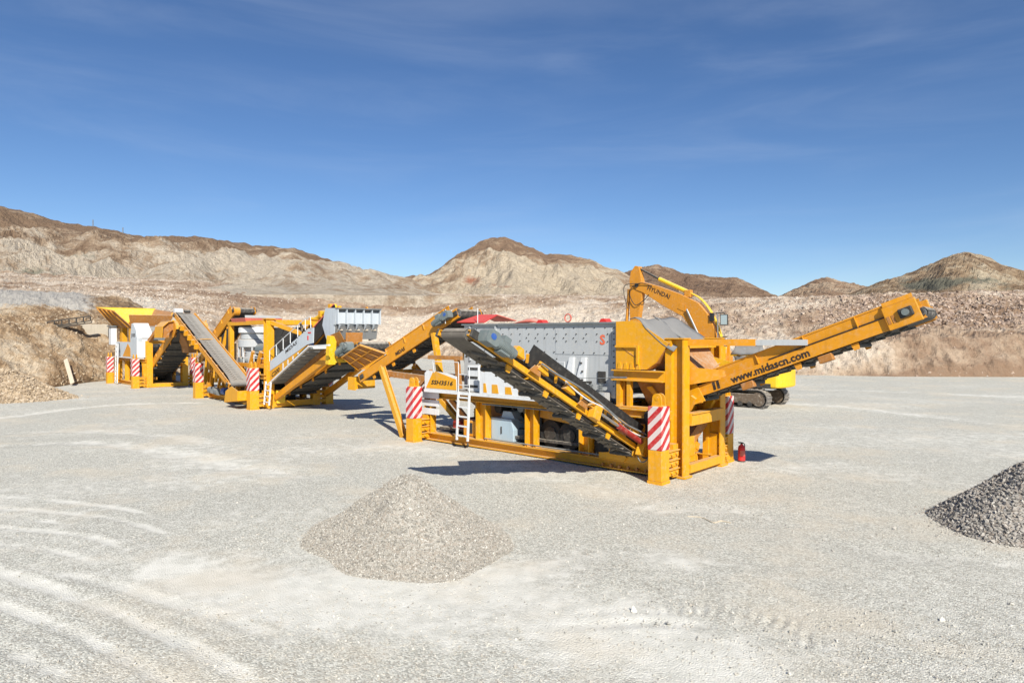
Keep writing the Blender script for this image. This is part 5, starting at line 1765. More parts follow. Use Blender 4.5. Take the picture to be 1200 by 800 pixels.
    for k in range(9):
        t0, t1 = k / 9, (k + 0.86) / 9
        w = MB(); w.plate([a.lerp(b, t0) + Vector((0, 0.97, -0.02)), a.lerp(b, t1) + Vector((0, 0.97, -0.02)), a.lerp(b, t1) + Vector((0, 1.75, -0.02)), a.lerp(b, t0) + Vector((0, 1.75, -0.02))], 0.03)
        w.build('tread', 'grey_d', R)
    w = MB(); w.beam(a + Vector((0, 1.78, -0.12)), b + Vector((0, 1.78, -0.12)), 0.12, 0.3); w.build('walkway_stringer', 'rust_shade', R)
    w = MB(); w.beam((13.2, 1.0, 3.22), (13.2, 4.0, 3.22), 0.2, 0.16); w.build('walkway_end_beam', 'white', R)
    # railing
    h = MB()
    for k in range(6):
        t = k / 5
        x = 8.8 + 4.0 * t
        z = 2.42 + (x - 8.75) * 0.39
        h.tube([(x, 0.9, z), (x, 0.9, z + 0.55)], 0.022, 6)
    h.tube([(8.8, 0.9, 2.42 + 0.02 + 0.55), (12.8, 0.9, 2.42 + 4.05 * 0.39 + 0.55), (13.3, 0.9, 4.62), (13.35, 0.9, 4.1)], 0.022, 6)
    h.build('hand_rail', 'white', R)
    # dark belt frame between the rails
    fcv, m4, L = conveyor(R, 'hopper_conveyor', (8.2, 2.85, 1.75), (13.9, 2.85, 4.75), 1.5, 0.42, 0.30, 0.16, 'yellow2', motor=0, cleat=0, skirt_range=(0.0, 0.98), flare=0.03)
    h = MB(m4); h.box(0.1, L, -0.93, -0.90, -0.18, 0.52); h.build('rubber_skirt', 'black', fcv)
    h = MB(m4); h.box(0.1, L, -0.97, -0.935, 0.50, 0.56); h.build('edge_strip', 'pinkred', fcv)
    # yellow arms and ram on the far side
    for y in (3.95,):
        h = MB(); h.beam((6.3, y, 4.0), (10.5, y, 5.2), 0.16, 0.22); h.build('far_arm', 'yellow', R)
    h = MB(); h.cyl((7.4, 3.75, 4.42), (10.3, 3.75, 5.3), 0.12, 12); h.build('lift_ram', 'lemon', R, smooth=True)
    for x in (7.6, 8.7, 9.8):
        h = MB(); h.box(x, x + 0.3, 3.6, 4.0, 4.40 + (x - 7.6) * 0.3, 4.75 + (x - 7.6) * 0.3); h.build('ram_bracket', 'yellow', R, bevel=0.03)
    h = MB(); h.beam((8.4, 1.1, 4.45), (11.3, 1.75, 3.75), 0.16, 0.2); h.build('brace_arm', 'yellow', R)
    h = MB(); h.beam((11.3, 1.75, 3.85), (11.45, 1.75, 3.1), 0.18, 0.2, (0, 1, 0)); h.build('brace_arm', 'yellow', R)
    hose(R, [(10.9, 1.6, 4.1), (11.2, 1.4, 4.4), (11.4, 1.45, 4.1), (11.2, 1.5, 3.8)], 0.03)
    hose(R, [(9.6, 1.35, 4.15), (9.3, 1.3, 3.7), (9.7, 1.4, 3.45), (10.1, 1.5, 3.6)], 0.025)
    # grey end hopper
    P = lambda y, z, x: (x, y, z)
    y0, y1 = 1.72, 3.95
    pan = (y1 - y0) / 5
    hp = MB(); hp.plate([(13.35, y0, 3.5), (14.0, y0, 3.6), (14.25, y0, 5.02), (13.2, y0, 5.05), (12.9, y0, 4.25)], 0.04); hopper = hp.build('end_hopper', 'palegrey', R)
    hp = MB(); hp.plate([(13.35, y1, 3.5), (14.0, y1, 3.6), (14.25, y1, 5.02), (13.2, y1, 5.05), (12.9, y1, 4.25)], 0.04); hp.build('hopper_side', 'palegrey', hopper)
    for k in range(5):
        ya, yb = y0 + k * pan + 0.02, y0 + (k + 1) * pan - 0.02
        hp = MB(); hp.plate([(14.22, ya, 4.30), (14.22, yb, 4.30), (14.25, yb, 4.84), (14.25, ya, 4.84)], 0.03); hp.build('hopper_panel', 'palegrey', hopper)
        hp = MB(); hp.prism([(14.23, 4.02), (14.45, 4.26), (14.25, 4.29)], 'y', ya + 0.08, ya + 0.12); hp.build('hopper_bracket', 'palegrey', hopper)
        hp = MB(); hp.box(14.10, 14.20, ya + 0.10, yb - 0.08, 3.99, 4.05); hp.build('hopper_bolt_plate', 'timber', hopper)
    for k in range(6):
        yy = y0 + k * pan
        hp = MB(); hp.box(14.22, 14.42, yy - 0.02, yy + 0.02, 4.28, 4.98); hp.build('hopper_rib', 'palegrey', hopper)
    hp = MB(); hp.box(14.20, 14.46, y0 - 0.04, y1 + 0.04, 4.98, 5.03); hp.build('hopper_rim', 'grey_d', hopper)
    hp = MB(); hp.plate([(14.23, y0, 4.85), (14.23, y1, 4.85), (14.27, y1, 4.97), (14.27, y0, 4.97)], 0.03); hp.build('hopper_band', 'grey_d', hopper)
    hp = MB(); hp.plate([(14.02, y0, 3.58), (14.02, y1, 3.58), (14.16, y1, 4.22), (14.16, y0, 4.22)], 0.03); hp.build('hopper_lower_plate', 'steel', hopper)
    hp = MB(); hp.box(14.0, 14.2, y0 - 0.02, y1 + 0.02, 4.20, 4.26); hp.build('hopper_shelf', 'grey_d', hopper)
    # rocks showing over the rim
    hp = MB(); hp.plate([(13.2, y0, 4.7), (14.15, y0, 4.8), (14.15, y1, 4.8), (13.2, y1, 4.7)], 0.04); hp.build('hopper_grate', 'steel', hopper)
    # ladder and electrics near the front jack
    ladder(R, 8.75, 9.35, 0.62, 0.25, 0.72, 1.42, 4)
    h = MB(); h.box(12.2, 12.75, 0.98, 1.35, 3.30, 3.72); h.build('motor_housing', 'blue', R, bevel=0.04)
    h = MB(); h.box(12.95, 13.05, 0.915, 0.929, 3.55, 3.75); h.build('warning_mark', 'red', R)
    h = MB(); h.box(13.0, 13.3, 0.915, 0.929, 3.86, 3.92); h.build('warning_mark', 'red', R)

    # ---- front discharge conveyor passing under it
    pc, m4, L = conveyor(R, 'product_conveyor', (8.0, 2.75, 0.75), (15.7, 2.75, 3.28), 1.45, 0.32, 0.0, 0.19, 'yellow2', motor=0, cleat=0)
    gear_motor(pc, m4 @ Matrix.Translation((L - 0.05, -1.12, 0.05)) @ Matrix.Rotation(math.pi, 4, 'Z'), 1.15, 0.2)
    h = MB(); h.beam((8.6, 1.35, 0.55), (14.2, 1.55, 2.9), 0.22, 0.30); h.build('conveyor_truss', 'yellow2', R)
    h = MB(); h.beam((8.6, 4.1, 0.55), (14.2, 3.95, 2.9), 0.2, 0.26); h.build('conveyor_truss', 'yellow2', R)
    h = MB(); h.beam((14.15, 1.45, 2.45), (14.3, 1.45, 3.75), 0.3, 0.34, (0, 1, 0)); h.build('support_shoe', 'lemon', R)
    h = MB(); h.beam((14.2, 1.4, 2.62), (14.2, 3.1, 2.62), 0.22, 0.2); h.build('support_shoe', 'lemon', R)
    h = MB(); h.plate([(13.9, 1.75, 3.15), (15.0, 1.75, 3.45), (15.0, 1.45, 3.95), (14.0, 1.45, 3.75)], 0.03); h.build('chute_plate', 'rust_shade', R)
    h = MB(); h.plate([(15.0, 1.75, 3.4), (15.0, 2.6, 3.4), (15.05, 2.6, 3.9), (15.05, 1.75, 3.9)], 0.03); h.build('chute_plate', 'rust_shade', R)
    h = MB(); h.box(8.55, 8.75, 1.3, 1.75, 0.25, 0.95); h.build('conveyor_shoe', 'lemon', R, bevel=0.03)


crusher_plant(KP)


# ================================================================ JAW CRUSHER PLANT (farthest machine)
JO = on_ground(125, 449)
JP = empty('jaw_crusher_plant', (JO[0], JO[1], 0), math.radians(-46),
           'farthest yellow crushing plant with a wide flared feed hopper in front of the dirt bank', 'machine', 'mobile plants in the yard')


def jaw_plant(R):
    posts = [(-0.1, 0.3), (2.0, 2.4), (4.2, 4.6), (6.4, 6.8)]
    side_frame(R, 0.9, -0.1, 6.9, posts, 2.05)
    side_frame(R, 3.5, -0.1, 6.9, posts, 2.05)
    for x in (0.1, 2.2, 4.4, 6.6):
        c = MB(); c.beam((x, 1.0, 0.18), (x, 3.4, 0.18), 0.2, 0.2); c.build('cross_member', 'yellow', R)
        c = MB(); c.beam((x, 1.0, 1.9), (x, 3.4, 1.9), 0.2, 0.24); c.build('cross_member', 'yellow', R)
    for (x, y, s) in ((0.0, 0.0, 1), (6.85, 0.0, 1), (0.0, 4.4, -1), (6.85, 4.4, -1)):
        jack(R, x, y, s, h_low=0.86, h_top=2.1, w=0.44)
    # portal
    for y in (1.1, 3.5):
        u = MB(); u.ibeam((6.95, y, 0), (6.95, y, 3.35), 0.40, 0.34, (1, 0, 0), 0.04); u.build('portal_upright', 'yellow', R)
    u = MB(); u.beam((7.05, 1.0, 0.16), (7.05, 3.7, 0.16), 0.24, 0.26); u.build('portal_sill', 'yellow', R)
    u = MB(); u.beam((6.95, 1.25, 3.25), (6.95, 3.35, 3.25), 0.22, 0.24); u.build('portal_top_beam', 'yellow2', R)
    u = MB(); u.beam((6.95, 1.1, 3.3), (8.6, 1.3, 4.3), 0.2, 0.24); u.build('portal_arm', 'rust_shade', R)
    u = MB(); u.beam((6.95, 3.5, 3.3), (8.6, 3.2, 4.3), 0.2, 0.24); u.build('portal_arm', 'rust_shade', R)
    u = MB(); u.beam((8.4, 1.5, 4.25), (9.0, 1.9, 3.1), 0.16, 0.2, (0, 1, 0)); u.build('hanger_bar', 'timber', R)
    u = MB(); u.beam((7.3, 1.5, 4.42), (9.3, 1.5, 4.46), 0.16, 0.10); u.build('service_beam', 'white', R)
    # jaw crusher body and guards
    j = MB(); j.prism([(3.3, 2.15), (5.8, 2.15), (5.8, 3.9), (5.2, 4.35), (4.2, 4.45), (3.3, 3.8)], 'y', 1.2, 3.2); jaw = j.build('jaw_crusher', 'grey_d', R, bevel=0.03)
    j = MB(); j.lathe([(0.85, 0), (0.92, 0.03), (0.92, 0.25), (0.85, 0.28)], (0, 0, 0), 28)
    fw = MB(Matrix.Translation((4.4, 1.16, 3.5)) @ Matrix.Rotation(math.pi / 2, 4, 'X'))
    fw.lathe([(0.25, -0.05), (0.85, 0.0), (0.85, 0.24), (0.25, 0.28)], (0, 0, 0), 28)
    fw.build('flywheel', 'motor', jaw, smooth=True)
    g = MB(); g.prism([(4.6, 2.14), (6.2, 2.14), (6.25, 3.55), (6.1, 4.05), (5.35, 4.62), (4.9, 4.62), (4.55, 3.7)], 'y', 0.50, 0.86); gd = g.build('drive_guard', 'palegrey', R, bevel=0.04)
    g = MB(); g.plate([(6.26, 0.5, 3.55), (6.11, 0.5, 4.06), (6.11, 1.5, 4.06), (6.26, 1.5, 3.55)], 0.03); g.build('guard_end', 'white', gd)
    g = MB(); g.plate([(6.11, 0.5, 4.06), (5.36, 0.5, 4.63), (5.36, 1.5, 4.63), (6.11, 1.5, 4.06)], 0.03); g.build('guard_top', 'white', gd)
    g = MB(); g.box(6.2, 6.24, 0.5, 1.35, 2.14, 3.5); g.build('guard_end', 'white', gd)
    text('lettering', 'J105', 'ink', gd, (4.85, 0.495, 3.55), (1, 0, 0), (0, 0, 1), 0.34, 1.0, bold=0.02)
    g = MB(); g.box(6.245, 6.27, 1.36, 1.9, 2.9, 3.45); g.build('side_door', 'dark', gd)
    g = MB(); g.box(6.245, 6.27, 1.36, 1.8, 2.2, 2.6); g.build('side_door', 'dark', gd)
    # panel walls
    w = MB(); w.box(0.2, 4.3, 0.62, 0.66, 2.12, 3.25); pn = w.build('side_panel', 'palegrey', R)
    w = MB(); w.prism([(2.1, 2.16), (4.2, 2.16), (4.2, 2.75), (3.5, 3.15)], 'y', 0.607, 0.617); w.build('yellow_patch', 'yellow2', pn)
    w = MB(); w.box(1.0, 1.2, 0.60, 0.617, 2.2, 3.15); w.build('panel_gap', 'dark', pn)
    w = MB(); w.box(0.0, 6.5, 0.45, 0.9, 2.06, 2.11); w.build('walkway', 'white', R)
    w = MB(); w.box(-0.6, 0.15, 0.3, 0.7, 3.0, 4.4); w.build('switch_cabinet', 'white', R, bevel=0.03)
    w = MB(); w.box(-0.75, 0.3, 0.2, 0.8, 4.42, 4.5); w.build('cabinet_roof', 'grey_d', R)
    # posts under hopper
    for x in (0.3, 2.6):
        w = MB(); w.box(x, x + 0.55, 0.9, 1.25, 2.08, 4.75); w.build('hopper_post', 'yellow', R)
        w = MB(); w.box(x, x + 0.55, 3.2, 3.5, 2.08, 4.75); w.build('hopper_post', 'yellow', R)
    w = MB(); w.box(-0.3, 0.25, 1.0, 1.3, 2.1, 4.3); w.build('hopper_post', 'yellow', R)
    # feed hopper: rear, near and far walls flare out
    yN, yF = 0.9, 3.2
    h = MB(); h.plate([(-1.4, yN, 4.35), (-1.4, yF, 4.35), (-2.6, yF + 1.05, 5.95), (-2.6, yN - 1.0, 5.95)], 0.04); hop = h.build('feed_hopper', 'lemon', R)  # brighter yellow paints the sunlight on this up-facing rear wall
    h = MB(); h.plate([(-1.4, yN, 4.35), (3.6, yN, 4.35), (2.6, yN - 0.95, 5.55), (-2.6, yN - 1.0, 5.95)], 0.04); h.build('hopper_wing', 'rust_shade', hop)  # near wing painted brown for the shade on its down-facing side
    h = MB(); h.plate([(-1.4, yF, 4.35), (3.6, yF, 4.35), (2.6, yF + 0.95, 5.55), (-2.6, yF + 1.0, 5.95)], 0.04); h.build('hopper_wing', 'rust_shade', hop)
    for t in (0.1, 0.35, 0.6, 0.85):
        a = Vector((-1.4 + 5.0 * t, yN - 0.03, 4.35)); b = Vector((-2.6 + 5.2 * t, yN - 1.03, 5.9 - 0.35 * t))
        h = MB(); h.beam(a, b, 0.08, 0.12, (0, -1, 0)); h.build('wing_rib', 'yellow2', hop)
    h = MB(); h.beam((-2.62, yN - 1.0, 5.97), (-2.62, yF + 1.05, 5.97), 0.1, 0.1); h.build('hopper_rim', 'lemon', hop)
    h = MB(); h.beam((-2.6, yN - 1.0, 5.97), (2.6, yN - 0.97, 5.57), 0.08, 0.08); h.build('hopper_rim', 'yellow2', hop)
    h = MB(); h.plate([(3.5, yN - 0.1, 4.36), (3.5, yF + 0.1, 4.36), (3.85, yF + 0.5, 5.28), (3.85, yN - 0.3, 5.28)], 0.05); h.build('hopper_front', 'rust_shade', hop)  # brown carries the shade of the overhanging front wall
    h = MB(); h.plate([(-1.4, yN, 4.34), (3.6, yN, 4.34), (3.6, yF, 4.34), (-1.4, yF, 4.34)], 0.04); h.build('feeder_deck', 'rust_shade', hop)
    h = MB(); h.beam((2.9, 3.5, 4.4), (2.5, 4.1, 5.5), 0.12, 0.14); h.build('wing_strut', 'yellow', hop)
    # ladder
    ladder(R, 1.3, 1.85, 0.28, 0.1, 0.36, 3.1, 8)
    # stuff under the deck
    for x, z, mt in ((1.2, 0.9, 'yellow2'), (2.9, 0.85, 'yellow'), (5.2, 1.1, 'motor')):
        h = MB(); h.box(x, x + 0.7, 1.0, 1.8, z - 0.55, z + 0.5); h.build('power_pack', mt, R, bevel=0.03)
    h = MB(); h.cyl((5.5, 0.7, 1.3), (6.1, 0.7, 1.3), 0.25, 16); h.build('motor_drum', 'motor', R, smooth=True)
    rr = random.Random(9)
    c = MB(); c.box(0.4, 6.6, 2.7, 2.75, 0.32, 2.0); c.build('shade_fill', 'dark', R)  # dark sheet added to give the open frame a shaded interior
    c = MB(); c.box(4.4, 4.45, 1.0, 3.4, 0.3, 3.2); c.build('bay_shade_fill', 'dark', R)  # dark cross sheet that paints shade inside the portal
    for k in range(12):
        x = rr.uniform(0.4, 6.2); z = rr.uniform(0.4, 1.5); y = rr.uniform(1.0, 2.0)
        c = MB(); c.box(x, x + rr.uniform(0.3, 0.8), y, y + 0.3, z, z + rr.uniform(0.2, 0.5)); c.build('engine_block', rr.choice(['dark', 'grey_d', 'rust_shade', 'yellow2']), R, bevel=0.02)
    for k in range(6):
        x = 6.4 + rr.uniform(-0.2, 1.4); c = MB(); c.box(x, x + 0.35, rr.uniform(1.6, 2.8), rr.uniform(3.0, 3.3), 3.4 + k * 0.12, 3.5 + k * 0.12); c.build('pipe_rack', rr.choice(['white', 'grey_d', 'rust_shade']), R)
    # discharge conveyor rising out of the portal towards the camera
    pc, m4, L = conveyor(R, 'product_conveyor', (4.6, 2.35, 0.62), (13.4, 1.75, 4.15), 1.5, 0.36, 0.20, 0.19, 'yellow2', motor=0, cleat=0, skirt_range=(0.15, 0.97), flare=0.02)
    for s in (3.0, 4.2, 5.4, 6.6):
        h = MB(m4); h.box(s, s + 0.12, -0.9, 0.9, -0.42, -0.34); h.build('belt_carrier', 'dark', pc)
    # curved transfer chute under the head
    outer = [(0.05, 3.6), (0.10, 4.30), (0.45, 4.62), (0.97, 4.70), (1.50, 4.52), (1.95, 4.10), (2.25, 3.60), (2.40, 3.10), (2.42, 2.60)]
    inner = [(1.75, 2.60), (1.70, 3.05), (1.50, 3.50), (1.25, 3.85), (0.95, 4.08), (0.70, 4.10), (0.55, 3.95), (0.50, 3.6)]
    c = MB(); c.prism(outer + inner, 'x', 13.25, 13.30); tch = c.build('transfer_chute', 'rust_shade', R)
    c = MB(); c.prism(outer + inner, 'x', 11.9, 11.95); c.build('chute_end', 'rust_shade', tch)
    for a_, b_ in zip(outer[:-1], outer[1:]):
        c = MB(); c.plate([(11.9, a_[0], a_[1]), (13.45, a_[0], a_[1]), (13.45, b_[0], b_[1]), (11.9, b_[0], b_[1])], 0.035); c.build('chute_sheet', 'yellow', tch)
    for a_, b_ in zip(inner[:-1], inner[1:]):
        c = MB(); c.plate([(11.95, a_[0], a_[1]), (13.25, a_[0], a_[1]), (13.25, b_[0], b_[1]), (11.95, b_[0], b_[1])], 0.03); c.build('chute_sheet', 'rust_shade', tch)
    # curved head hood
    hd = MB(m4)
    for k in range(10):
        t0, t1 = math.radians(-70 + 17 * k), math.radians(-70 + 17 * (k + 1))
        q0 = (L - 0.4 + 1.0 * math.sin(t0), -0.1 + 0.75 * math.cos(t0))
        q1 = (L - 0.4 + 1.0 * math.sin(t1), -0.1 + 0.75 * math.cos(t1))
        hd.plate([(q0[0], -0.95, q0[1]), (q0[0], 0.95, q0[1]), (q1[0], 0.95, q1[1]), (q1[0], -0.95, q1[1])], 0.03)
    hd.build('head_hood', 'yellow', pc)
    for sg in (-1, 1):
        hd = MB(m4)
        hd.prism([(L - 1.5, 0.2)] + [(L - 0.4 + 1.0 * math.sin(math.radians(-70 + 17 * k)), -0.1 + 0.75 * math.cos(math.radians(-70 + 17 * k))) for k in range(11)] + [(L - 0.2, -0.5)], 'y', sg * 0.97 - 0.015, sg * 0.97 + 0.015)
        hd.build('hood_side', 'yellow2', pc)
        hd = MB(m4); hd.beam((L - 1.0, sg * 1.0, 0.42), (L + 0.25, sg * 1.0, 0.52), 0.06, 0.08); hd.build('hood_rib', 'yellow', pc)


jaw_plant(JP)

# ================================================================ EXCAVATOR
EX = empty('excavator', (12.4, 36.8, 0), math.radians(138), 'ochre yellow crawler excavator with raised boom parked behind the screening plant', 'excavator')


def excavator(R):
    # tracks run along local x
    for sg in (1, -1):
        y0, y1 = sg * 1.25 - 0.33, sg * 1.25 + 0.33
        L, r = 1.75, 0.46
        fr = MB()
        fr.prism([(-1.75, 0.22), (1.75, 0.22), (1.95, 0.5), (1.75, 0.72), (-1.75, 0.72), (-1.95, 0.5)], 'y', y0 + 0.06, y1 - 0.06)
        tr = fr.build('track_frame', 'track_frame', R, bevel=0.03)
        pts = []
        nst = 14
        for i in range(nst):
            pts.append((-L + 2 * L * i / nst, r + 0.46, 0))
        for i in range(8):
            t = math.pi * i / 8
            pts.append((L + r * math.sin(t), 0.46 + r * math.cos(t), t))
        for i in range(nst):
            pts.append((L - 2 * L * i / nst, 0.46 - r, math.pi))
        for i in range(8):
            t = math.pi * i / 8 + math.pi
            pts.append((-L + r * math.sin(t), 0.46 + r * math.cos(t), t))
        n = len(pts)
        lk = MB()
        for i in range(n):
            a, b = pts[i], pts[(i + 1) % n]
            lk.add([(a[0], y0 + 0.12, a[1]), (b[0], y0 + 0.12, b[1]), (b[0], y1 - 0.12, b[1]), (a[0], y1 - 0.12, a[1]),
                    (a[0] * 0.97, y0 + 0.12, 0.46 + (a[1] - 0.46) * 0.82), (b[0] * 0.97, y0 + 0.12, 0.46 + (b[1] - 0.46) * 0.82),
                    (b[0] * 0.97, y1 - 0.12, 0.46 + (b[1] - 0.46) * 0.82), (a[0] * 0.97, y1 - 0.12, 0.46 + (a[1] - 0.46) * 0.82)],
                   [(0, 1, 2, 3), (7, 6, 5, 4), (0, 4, 5, 1), (2, 6, 7, 3)])
        lk.build('track_chain', 'dark', tr)
        for i in range(n):
            a, b = pts[i], pts[(i + 1) % n]
            c = Vector(((a[0] + b[0]) / 2, 0, (a[1] + b[1]) / 2))
            d = Vector((b[0] - a[0], 0, b[1] - a[1]))
            nn = Vector((-d.z, 0, d.x)).normalized()
            if nn.dot(c - Vector((max(-L, min(L, c.x)), 0, 0.46))) < 0: nn = -nn
            s = MB()
            s.beam(c + Vector((0, y0, 0)) + nn * 0.02, c + Vector((0, y1, 0)) + nn * 0.02, d.length * 0.9, 0.035, tuple(nn))
            s.beam(c + Vector((0, y0, 0)) + nn * 0.05, c + Vector((0, y1, 0)) + nn * 0.05, 0.03, 0.05, tuple(nn))
            s.build('track_shoe', 'track', tr)
        for x in (-L, L):
            w = MB(); w.cyl((x, y0 + 0.08, 0.46), (x, y1 - 0.08, 0.46), 0.36, 20); w.build('idler', 'track_frame', tr, smooth=True)
        for x in np.linspace(-1.3, 1.3, 6):
            w = MB(); w.cyl((x, y0 + 0.05, 0.2), (x, y1 - 0.05, 0.2), 0.13, 12); w.build('bottom_roller', 'dark', tr, smooth=True)
    c = MB(); c.box(-1.0, 1.0, -0.95, 0.95, 0.4, 0.85); c.cyl((0, 0, 0.85), (0, 0, 1.02), 0.75, 28); c.build('undercarriage', 'track_frame', R)
    # upper structure
    c = MB(); c.prism([(-2.3, 1.03), (1.9, 1.03), (1.9, 1.28), (-2.3, 1.28)], 'y', -1.3, 1.3); c.build('deck', 'dark', R, bevel=0.02)
    c = MB()
    prof = [(-2.0, 1.05), (-2.0, 2.0)]
    arc = [(-2.55 - 0.35 * math.cos(t), 1.25 * math.sin(t)) for t in np.linspace(-math.pi / 2, math.pi / 2, 13)]
    c.prism([(-1.9, -1.28), (-1.9, 1.28)] + [(x, y) for x, y in arc[::-1]], 'z', 1.06, 1.98); c.build('counterweight', 'lemon', R, bevel=0.08)
    c = MB(); c.box(-1.88, -0.3, -1.28, 1.28, 1.285, 2.15); c.build('engine_hood', 'exc', R, bevel=0.06)
    for k in range(6):
        g = MB(); g.box(-1.7, -0.9, 1.283, 1.295, 1.40 + k * 0.1, 1.45 + k * 0.1); g.build('vent_slat', 'dark', R)
    c = MB(); c.cyl((-1.2, -0.6, 2.15), (-1.2, -0.6, 2.65), 0.07, 12); c.build('exhaust', 'dark', R, smooth=True)
    c = MB(); c.box(-0.28, 1.5, -1.28, -0.55, 1.285, 2.0); c.build('tool_box', 'exc', R, bevel=0.04)
    # cab on the left side (towards the camera)
    c = MB(); c.prism([(0.05, 1.285), (1.75, 1.285), (1.85, 1.9), (1.5, 2.98), (0.25, 3.02), (0.05, 2.8)], 'y', 0.45, 1.3); cab = c.build('cab', 'exc', R, bevel=0.05)
    c = MB(); c.prism([(0.9, 1.95), (1.72, 1.95), (1.45, 2.8), (0.9, 2.8)], 'y', 1.301, 1.312); c.build('window', 'glass', cab)
    c = MB(); c.prism([(0.2, 2.0), (0.8, 2.0), (0.8, 2.8), (0.3, 2.8)], 'y', 1.301, 1.312); c.build('window', 'glass', cab)
    c = MB(); c.plate([(1.86, 0.52, 1.95), (1.86, 1.24, 1.95), (1.53, 1.24, 2.9), (1.53, 0.52, 2.9)], 0.012); c.build('windscreen', 'glass', cab)
    # mirror on its pole above the cab
    c = MB(); c.tube([(1.0, 0.35, 3.0), (1.0, 0.35, 5.0)], 0.035, 8); mr = c.build('mirror_pole', 'steel', R)
    c = MB(); c.tube([(1.12, 0.35, 5.0), (0.62, 0.35, 5.0)], 0.03, 8); c.build('mirror_arm', 'dark', mr)
    c = MB(); c.tube([(0.62, 0.35, 5.0), (0.62, 0.35, 4.9)], 0.03, 8); c.build('mirror_arm', 'dark', mr)
    c = MB(); c.box(0.40, 0.84, 0.33, 0.39, 4.32, 4.92); c.build('mirror_frame', 'dark', mr, bevel=0.01)
    c = MB(); c.box(0.44, 0.80, 0.392, 0.40, 4.36, 4.88); c.build('mirror_glass', 'glass', mr)
    c = MB(); c.tube([(0.95, 0.35, 3.62), (0.45, 0.30, 3.70)], 0.03, 6); c.build('step_bar', 'dark', mr)
    c = MB(); c.box(1.25, 1.50, 0.20, 0.34, 4.55, 5.02); c.build('work_lamp', 'black', R, bevel=0.02)
    # boom: gooseneck plates, foot at the deck
    up = [(0.35, 1.5), (0.75, 2.6), (1.10, 3.6), (1.32, 4.3), (1.70, 5.0), (2.25, 5.62), (3.32, 6.14), (4.71, 6.66), (6.05, 7.04)]
    lo = [(6.42, 6.78), (6.30, 6.52), (5.87, 6.36), (4.42, 5.48), (3.20, 4.85), (2.72, 4.20), (2.35, 3.40), (1.75, 2.3), (1.05, 1.4)]
    b = MB(); b.prism(up + lo, 'y', -0.24, 0.24); bm_ = b.build('boom', 'exc', R, bevel=0.02)
    b = MB(); b.prism([(3.0, 5.1), (3.5, 5.32), (3.35, 5.62), (3.0, 5.5)], 'y', 0.241, 0.27); b.build('boom_boss', 'exc', bm_)
    text('lettering', 'HYUNDAI', 'ink', bm_, (5.55, 0.243, 6.50), Vector((-1.0, 0, -0.42)), Vector((0.42, 0, 1.0)) * -1 if False else Vector((-0.42, 0, 1.0)), 0.27, 1.60, bold=0.02)
    for y in (-0.36, 0.36):
        c = MB(); c.cyl((0.95, y, 1.6), (2.2, y, 3.9), 0.105, 12); c.build('boom_cylinder', 'exc', bm_, smooth=True)
        c = MB(); c.cyl((2.2, y, 3.9), (2.88, y, 5.25), 0.06, 10); c.build('cylinder_rod', 'steel', bm_, smooth=True)
    # stick
    s = MB(); s.prism([(5.95, 7.05), (6.15, 7.95), (6.42, 8.0), (6.72, 7.65), (6.80, 7.2), (6.78, 5.2), (6.70, 3.3), (6.45, 3.2), (6.05, 5.4), (5.92, 6.2)], 'y', -0.19, 0.19); st = s.build('stick', 'exc', R, bevel=0.02)
    s = MB(); s.cyl((6.25, -0.3, 6.80), (6.25, 0.3, 6.80), 0.13, 14); s.build('pivot_pin', 'dark', st, smooth=True)
    # arm cylinder on top of the boom
    s = MB(); s.cyl((2.95, 0, 6.25), (4.85, 0, 7.12), 0.13, 14); ac = s.build('arm_cylinder', 'lemon', R, smooth=True)
    s = MB(); s.cyl((4.85, 0, 7.12), (6.22, 0, 7.84), 0.065, 10); s.build('cylinder_rod', 'dark', ac, smooth=True)
    s = MB(); s.box(2.75, 3.15, -0.16, 0.16, 5.95, 6.38); s.build('cylinder_bracket', 'exc', ac, bevel=0.03)
    for y in (-0.1, 0.0, 0.1):
        hose(R, [(2.9, y, 6.25), (2.2, y, 5.86), (1.62, y, 5.2), (1.2, y, 4.4), (0.9, y, 3.6), (0.6, y, 2.7)], 0.035, 'lemon', 'boom_pipe')
    hose(R, [(5.2, 0.26, 6.7), (5.9, 0.34, 6.9), (6.5, 0.34, 6.7), (6.7, 0.3, 6.2), (6.3, 0.3, 5.6), (5.7, 0.28, 5.9), (5.4, 0.27, 6.2)], 0.025)
    hose(R, [(6.0, 0.26, 6.9), (7.0, 0.3, 6.85), (7.15, 0.25, 6.3), (6.9, 0.22, 5.4)], 0.022)
    # bucket cylinder and bucket behind the screen
    s = MB(); s.cyl((6.95, 0, 6.6), (7.1, 0, 4.6), 0.10, 12); s.build('bucket_cylinder', 'exc', R, smooth=True)
    s = MB(); s.cyl((7.1, 0, 4.6), (7.0, 0, 3.1), 0.06, 10); s.build('cylinder_rod', 'steel', R, smooth=True)
    k = MB()
    k.prism([(6.3, 3.2), (7.1, 3.0), (7.25, 2.2), (6.8, 1.5), (5.9, 1.3), (5.5, 1.7), (5.7, 1.95), (6.3, 2.1)], 'y', -0.62, 0.62)
    bk = k.build('bucket', 'track', R, bevel=0.03)
    for y in (-0.5, -0.25, 0, 0.25, 0.5):
        k = MB(); k.prism([(5.55, 1.62), (5.7, 1.95), (5.25, 1.85)], 'y', y - 0.06, y + 0.06); k.build('tooth', 'steel', bk)


excavator(EX)

